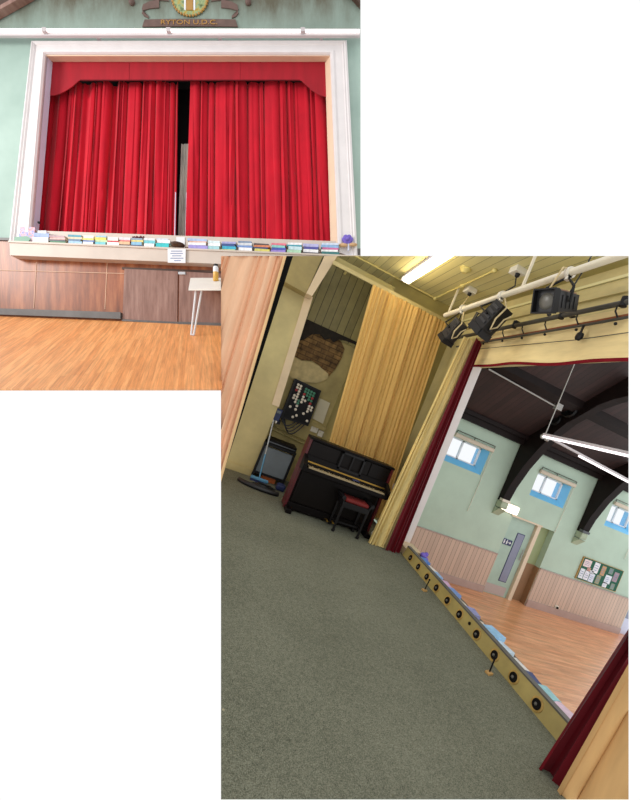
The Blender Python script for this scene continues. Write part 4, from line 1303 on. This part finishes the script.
# tube light across the wall, rafters, crest
t = thing('wall_tube_light', 'long lit tube light run across the wall above the stage opening', 'tube light', (0, -1.2, 28.7), None, H)
for k, (a, b) in enumerate(((-24, -12.6), (-12.5, -.6), (-.5, 12.4), (12.5, 17.95))):
    part(MB().tube([(a, -1.2, 27.5 - .002 * a), (b, -1.2, 27.5 - .002 * b)], .13, 10), 'tube', 'tubehall', t, True)
part(MB().box((-24, -1.05, 27.2), (17.98, -.75, 27.88), .05), 'batten', 'tubebody', t)
for x in (-12.55, -.55, 12.45):
    part(MB().box((x - .22, -1.36, 27.32), (x + .22, -1.0, 27.7), .04), 'joint', 'tubebody', t)
for x in (-20, -8, 4, 14):
    part(MB().box((x, -.75, 27.4), (x + .3, 0, 27.6)), 'bracket', 'tubebody', t)
mb = MB().prism([(-26, -.6, 25.4), (-13.9, -.6, 32.2), (-15.9, -.6, 34.2), (-28, -.6, 26.8)], (0, .55, 0))
t = thing('left_rafter', 'dark brown rafter crossing the upper left corner of the hall front wall', 'rafter', (-18, -1, 29), None, H)
part(mb, 'beam', 'darkbeam', t)
part(MB().prism([(-26, -.7, 25.25), (-13.9, -.7, 32.05), (-14.1, -.7, 32.35), (-26.2, -.7, 25.55)], (0, .65, 0)), 'bead', 'hatch', t)
mb = MB().prism([(16.4, -.6, 32.6), (18.0, -.6, 30.8), (18.0, -.6, 33.5)], (0, .55, 0))
t = thing('right_rafter', 'dark brown rafter end in the upper right corner of the hall front wall', 'rafter', (16.8, -1, 31), None, H)
part(mb, 'beam', 'darkbeam', t)
t = thing('painted_crest', 'round civic crest with a brown lettered ribbon above the stage opening', 'crest', (1.0, -.2, 29), None, H)
CX, CZ, CR = 1.05, 31.85, 1.75
part(MB().lathe((CX, -.01, CZ), (0, -1, 0), [(0, CR), (.12, CR), (.16, CR * .9), (.16, .01)], 40), 'disc', 'crest', t)
mb = MB()
for k in range(36):
    a = 2 * PI * k / 36
    mb.ball((CX + CR * math.cos(a), -.12, CZ + CR * math.sin(a)), .12, seg=8)
part(mb, 'rope_border', 'gold', t, True)
part(MB().box((CX - .35, -.26, CZ - 1.3), (CX + .35, -.14, CZ + 1.6), .05), 'gold_pale', 'gold', t)
part(MB().box((CX - .55, -.22, CZ - 1.25), (CX - .38, -.14, CZ + 1.6)).box((CX + .38, -.22, CZ - 1.25), (CX + .55, -.14, CZ + 1.6)), 'pale_edging', 'whitepaper', t)
rb = part(MB().grid_solid(lambda u, v: (-3.6 + 9.3 * u + .12 * (v - .5) * (1 if u < .5 else -1) * 4 * abs(u - .5), -.12 - .06 * math.sin(PI * u), 29.02 + .72 * v), 16, 2, (0, .08, 0)), 'ribbon', 'ribbon', t)
for s_ in (-1, 1):
    mb = MB()
    pts_ = [(3.15, 30.0), (3.6, 30.25), (3.82, 30.6), (3.70, 30.95), (3.1, 31.2), (2.1, 31.35)]
    w_ = [.10, .14, .20, .30, .36, .40]
    poly = [(CX + s_ * (x + 1.0 - .0), -.1, z + w) for (x, z), w in zip(pts_, w_)] + [(CX + s_ * (x + 1.0), -.1, z - w) for (x, z), w in reversed(list(zip(pts_, w_)))]
    mb.prism(poly, (0, .08, 0))
    mb.prism([(CX + s_ * 2.1, -.1, 31.6), (CX + s_ * 4.9, -.1, 31.9), (CX + s_ * 5.6, -.1, 32.4), (CX + s_ * 2.5, -.1, 32.1)], (0, .08, 0))
    part(mb, 'scroll', 'ribbon', t)
    part(MB().ball((CX + s_ * 5.8, -.12, 31.45), .3), 'finial', 'ribbon', t, True)


def lettering(text, width, height, cx, y, cz, parent, material):
    cu = bpy.data.curves.new('lettering', 'FONT')
    cu.body = text
    cu.align_x, cu.align_y = 'CENTER', 'CENTER'
    cu.size = 1.0
    cu.extrude = .02
    tmp = bpy.data.objects.new('lettering_curve', cu)
    COL.objects.link(tmp)
    dg = bpy.context.evaluated_depsgraph_get()
    me = bpy.data.meshes.new_from_object(tmp.evaluated_get(dg))
    COL.objects.unlink(tmp)
    bpy.data.objects.remove(tmp)
    xs_ = [v.co.x for v in me.vertices]
    ys_ = [v.co.y for v in me.vertices]
    sx, sy = width / (max(xs_) - min(xs_)), height / (max(ys_) - min(ys_))
    mx, my = (max(xs_) + min(xs_)) / 2, (max(ys_) + min(ys_)) / 2
    o_ = Vector(parent['_o'])
    k = PL[parent['_p']].k
    for v in me.vertices:
        v.co = (Vector((cx + (v.co.x - mx) * sx, y - v.co.z * 1.0, cz + (v.co.y - my) * sy)) - o_) * k
    me.materials.append(M[material])
    o = bpy.data.objects.new('lettering', me)
    COL.objects.link(o)
    o.parent = parent
    return o


lettering('RYTON U.D.C.', 5.6, .44, CX - .05, -.205, 29.38, rb, 'gold')

# notices on the sill
t = thing('sill_notice', 'white notice with faint blue print hanging from the middle of the sill', 'notice', (-.3, -1.05, 5.5), None, H)
part(MB().prism([(-.74, -1.03, 6.46), (1.03, -1.03, 6.42), (1.0, -1.03, 5.06), (-.72, -1.03, 5.1)], (0, -.03, 0)), 'sheet', 'whitepaper', t)
mb = MB()
for k, (a, b) in enumerate(((-.8, .3), (-.85, .35), (-.7, .2), (-.85, .4), (-.5, .15))):
    z = 6.18 - .23 * k
    mb.box((a + .4, -1.075, z), (b + .4, -1.06, z + .07))
part(mb, 'print', 'ink', t)
solid(MB().prism([(-.37, -.09, 6.62), (.52, -.09, 6.6), (.5, -.05, 8.05), (-.35, -.05, 8.07)], (0, .03, 0)), 'standing_card', 'whitepaper', 'small white card standing behind the brown bowl in the middle of the sill', 'card', place=H)
solid(MB().lathe((.09, -.74, SZ(.09) + .0), (0, 0, 1), [(0, .2), (.1, .4), (.28, .62), (.44, .66), (.44, .56), (.28, .5), (.18, .1)], 24), 'bowl', 'bowl', 'shallow dark brown bowl on the sill under the curtain gap', 'bowl', place=H, smooth=True)

# books on the sill: stacks from left to right; each entry bottom-up (colour name, rgb, height)
GB = 'book stacks along the hall side of the stage sill'
W_ = (238, 238, 242)
stacks = [
    (-13.9, 1.6, 'stack nearest the picture panel', [('white', W_, .55), ('pale blue', (150, 170, 220), .38)]),
    (-12.25, 1.7, 'second stack from the left frame', [('green', (70, 130, 96), .2), ('charcoal', (84, 84, 92), .16), ('pinkish', (214, 166, 160), .2), ('rose grey', (180, 150, 156), .2)]),
    (-10.5, 1.4, 'third stack from the left frame', [('light blue', (160, 196, 226), .28), ('steel blue', (90, 120, 150), .2), ('beige', (216, 200, 170), .2), ('teal', (80, 150, 170), .22)]),
    (-9.15, 1.15, 'fourth stack from the left frame', [('white', W_, .28), ('blue', (70, 110, 180), .14), ('lemon', (232, 214, 120), .2), ('ivory', (236, 230, 214), .26)]),
    (-7.9, 1.2, 'fifth stack from the left frame', [('turquoise', (110, 190, 200), .3), ('pale green', (190, 214, 170), .2), ('yellow', (226, 210, 90), .26), ('sky', (150, 190, 210), .16)]),
    (-6.7, 1.2, 'sixth stack from the left frame', [('white', W_, .34), ('red', (206, 70, 76), .14), ('cream', (240, 230, 220), .36)]),
    (-5.5, 1.15, 'seventh stack from the left frame', [('dark grey', (84, 78, 84), .16), ('apricot', (226, 180, 140), .3), ('pink', (214, 120, 120), .14), ('grey white', (220, 214, 220), .26)]),
    (-4.3, 1.2, 'stack topped with dried flowers', [('dark blue', (64, 84, 120), .16), ('sea blue', (130, 180, 210), .3), ('straw', (220, 206, 130), .18), ('blue grey', (140, 160, 180), .2)]),
    (-3.05, 1.15, 'second stack left of the bowl', [('white', W_, .36), ('aqua', (110, 190, 200), .3), ('pearl', (220, 226, 230), .22)]),
    (-1.7, 1.35, 'stack immediately left of the bowl', [('bright teal', (40, 186, 190), .46), ('white', W_, .3), ('mist grey', (204, 212, 224), .16)]),
    (1.75, 1.95, 'wide stack immediately right of the bowl', [('purple', (160, 150, 214), .4), ('white', W_, .26), ('peach', (230, 180, 160), .12), ('powder blue', (170, 190, 224), .26)]),
    (3.4, 1.25, 'second stack right of the bowl', [('pale teal', (160, 204, 210), .38), ('white', W_, .26), ('ice', (214, 230, 234), .26)]),
    (4.85, 1.45, 'third stack right of the bowl', [('lime', (190, 210, 120), .12), ('cyan', (60, 170, 200), .3), ('deep blue', (60, 84, 140), .24), ('lilac', (160, 160, 206), .2)]),
    (6.5, 1.5, 'fourth stack right of the bowl', [('white', W_, .36), ('cornflower', (120, 150, 206), .2), ('silver', (206, 210, 216), .26), ('slate', (120, 140, 170), .16)]),
    (8.15, 1.6, 'sixth stack from the right ornament', [('lemon and blue', (214, 206, 110), .3), ('navy', (60, 74, 116), .16), ('orange', (214, 130, 90), .2), ('dark brown', (90, 74, 74), .16)]),
    (9.85, 1.5, 'fifth stack from the right ornament', [('violet', (150, 130, 206), .26), ('royal blue', (70, 90, 180), .22), ('mint', (140, 206, 200), .24), ('coral pink', (226, 120, 140), .2)]),
    (11.45, 1.5, 'fourth stack from the right ornament', [('pale green', (170, 210, 180), .34), ('aqua white', (200, 226, 234), .34), ('teal', (70, 160, 180), .14), ('white', W_, .22)]),
    (13.1, 1.6, 'third stack from the right ornament', [('charcoal', (70, 66, 80), .16), ('white', W_, .3), ('indigo', (84, 84, 160), .24), ('lavender', (180, 180, 224), .3)]),
    (15.0, 1.8, 'tall stack beside the right ornament', [('dark teal', (60, 120, 120), .3), ('white', W_, .2), ('magenta', (206, 110, 160), .2), ('sky blue', (140, 180, 224), .26), ('white-blue', (206, 216, 236), .2)]),
]
tilt = Matrix.Rotation(math.atan(.042), 3, 'Y')
pos_words = {0: 'bottom', -1: 'top'}
for (x, w, where, bs) in stacks:
    x, w = 17 + (x - 17) * .979, w * .979
    z = SZ(x) + .01
    n = len(bs)
    for k, (nm, c, h) in enumerate(bs):
        ww = w * (.98 - .05 * ((k * 7 + int(x * 3)) % 3))
        dx = .05 * math.sin(k * 3.1 + x)
        where_k = 'bottom' if k == 0 else ('top' if k == n - 1 else ('second from the bottom' if k == 1 else ('second from the top' if k == n - 2 else 'middle')))
        book(H, x + dx, -.48, z, ww, .72, h * .96, tilt @ rot2(.04 * math.sin(k * 2 + x)), c, '%s book at the %s of the %s' % (nm, where_k, where) if where_k in ('bottom', 'top', 'middle') else '%s book %s of the %s' % (nm, where_k, where), GB)
        z += h
t = thing('dried_flowers', 'sprig of dark red dried flowers lying on a book stack left of the bowl', 'flowers', (-4.3, -.5, 8.2), None, H)
zt = SZ(-3.85) + .88
part(MB().tube([(-4.4, -.6, zt + .04), (-3.85, -.6, zt + .12), (-3.25, -.6, zt + .05)], .03, 6), 'stem', 'dried', t, True)
mb = MB()
for k in range(9):
    mb.ball((-4.35 + .13 * k, -.6 + .05 * math.sin(k * 2), zt + .14 + .06 * math.sin(k * 2.4)), .1, seg=8)
part(mb, 'blossom', 'dried', t, True)
# picture panel with green booklet at the left end
t = thing('picture_panel', 'small colourful picture panel propped at the left end of the sill', 'picture', (-15.4, -.5, 7.8), None, H)
M['collage'] = (lambda: (lambda t_: t_.done(t_.ramp(t_.noise(t_.coords(), 16, 3, .7), [(.36, rgb(96, 120, 190)), (.46, rgb(206, 190, 214)), (.54, rgb(220, 140, 130)), (.64, rgb(150, 170, 200))]), .5))(NT('picture_print')))()
part(MB().prism([(-15.8, -.5, SZ(-15.8)), (-14.3, -.5, SZ(-14.3)), (-14.25, -.3, 8.92), (-15.7, -.3, 8.98)], (0, .08, 0)), 'print', 'collage', t)
solid(MB().prism([(-15.85, -.85, SZ(-15.85)), (-14.5, -.85, SZ(-14.5)), (-14.2, -.85, 7.55), (-14.6, -.85, 7.78), (-15.8, -.85, 7.7)], (0, .06, 0)), 'green_booklet', 'knob_g', 'green booklet leaning below the picture panel at the left of the sill', 'booklet', place=H)
solid(MB().box((-13.75, -.6, SZ(-13.2) + 1.0), (-12.9, -.2, SZ(-13.2) + 1.3)), 'white_tag', 'whitepaper', 'small white card on top of the leftmost book stack on the sill', 'card', place=H)
solid(MB().ball((-14.35, .3, 9.7), .13), 'wall_hook', 'tinyblack', 'tiny black hook on the left reveal beside the red curtain', 'hook', place=H, smooth=True)
# flower ornament at the right end
t = thing('shell_ornament', 'purple flower ornament with tan leaves at the right end of the sill', 'ornament', (16.8, -.6, 6.4), None, H)
mb = MB()
for k in range(6):
    a = 2 * PI * k / 6
    mb.ball((16.75 + .32 * math.cos(a), -.62, 7.55 + .26 * math.sin(a)), .26, (1, .6, 1), 10)
mb.ball((16.75, -.75, 7.55), .22, seg=10)
part(mb, 'petals', 'purple', t, True)
part(MB().ball((16.35, -.62, 7.0), .36, (1.3, .5, .55), 12).ball((17.3, -.62, 7.05), .36, (1.2, .5, .5), 12), 'leaves', 'shell', t, True)
part(MB().tube([(16.85, -.6, 6.45), (16.85, -.62, 7.4)], .09, 8).box((16.5, -.8, SZ(16.5) - .02), (17.2, -.4, SZ(16.5) + .12), .03), 'stand', 'bluereveal', t)

# ------------------------------------------------------------------ light
world = bpy.data.worlds.new('world')
scene.world = world
world.use_nodes = True
bg = world.node_tree.nodes['Background']
bg.inputs['Color'].default_value = (1, 1, 1, 1)
bg.inputs['Strength'].default_value = 1.03
# area lamp added left of the stage front to shade the red curtain folds
fill_d = bpy.data.lights.new('added_curtain_fill', 'AREA')
fill_d.shape = 'RECTANGLE'
fill_d.size, fill_d.size_y = 1.6, 2.4
fill_d.energy = 115
fill_d.color = (1.0, .97, .93)
fill_d.spread = math.radians(75)
fill_o = bpy.data.objects.new('added_curtain_fill', fill_d)
COL.objects.link(fill_o)
_p = HALL_M @ (Vector((-44, -27, 20)) * U)
_q = HALL_M @ (Vector((0, 0, 13)) * U)
fill_o.matrix_world = Matrix.Translation(_p) @ (_q - _p).to_track_quat('-Z', 'Y').to_matrix().to_4x4()

vs = scene.view_settings
vs.view_transform = 'Standard'
vs.look = 'None'
vs.exposure = 0.0
vs.gamma = 1.0
vs.use_curve_mapping = False
for o in scene.objects:
    for k in ('_o', '_p'):
        if k in o:
            del o[k]
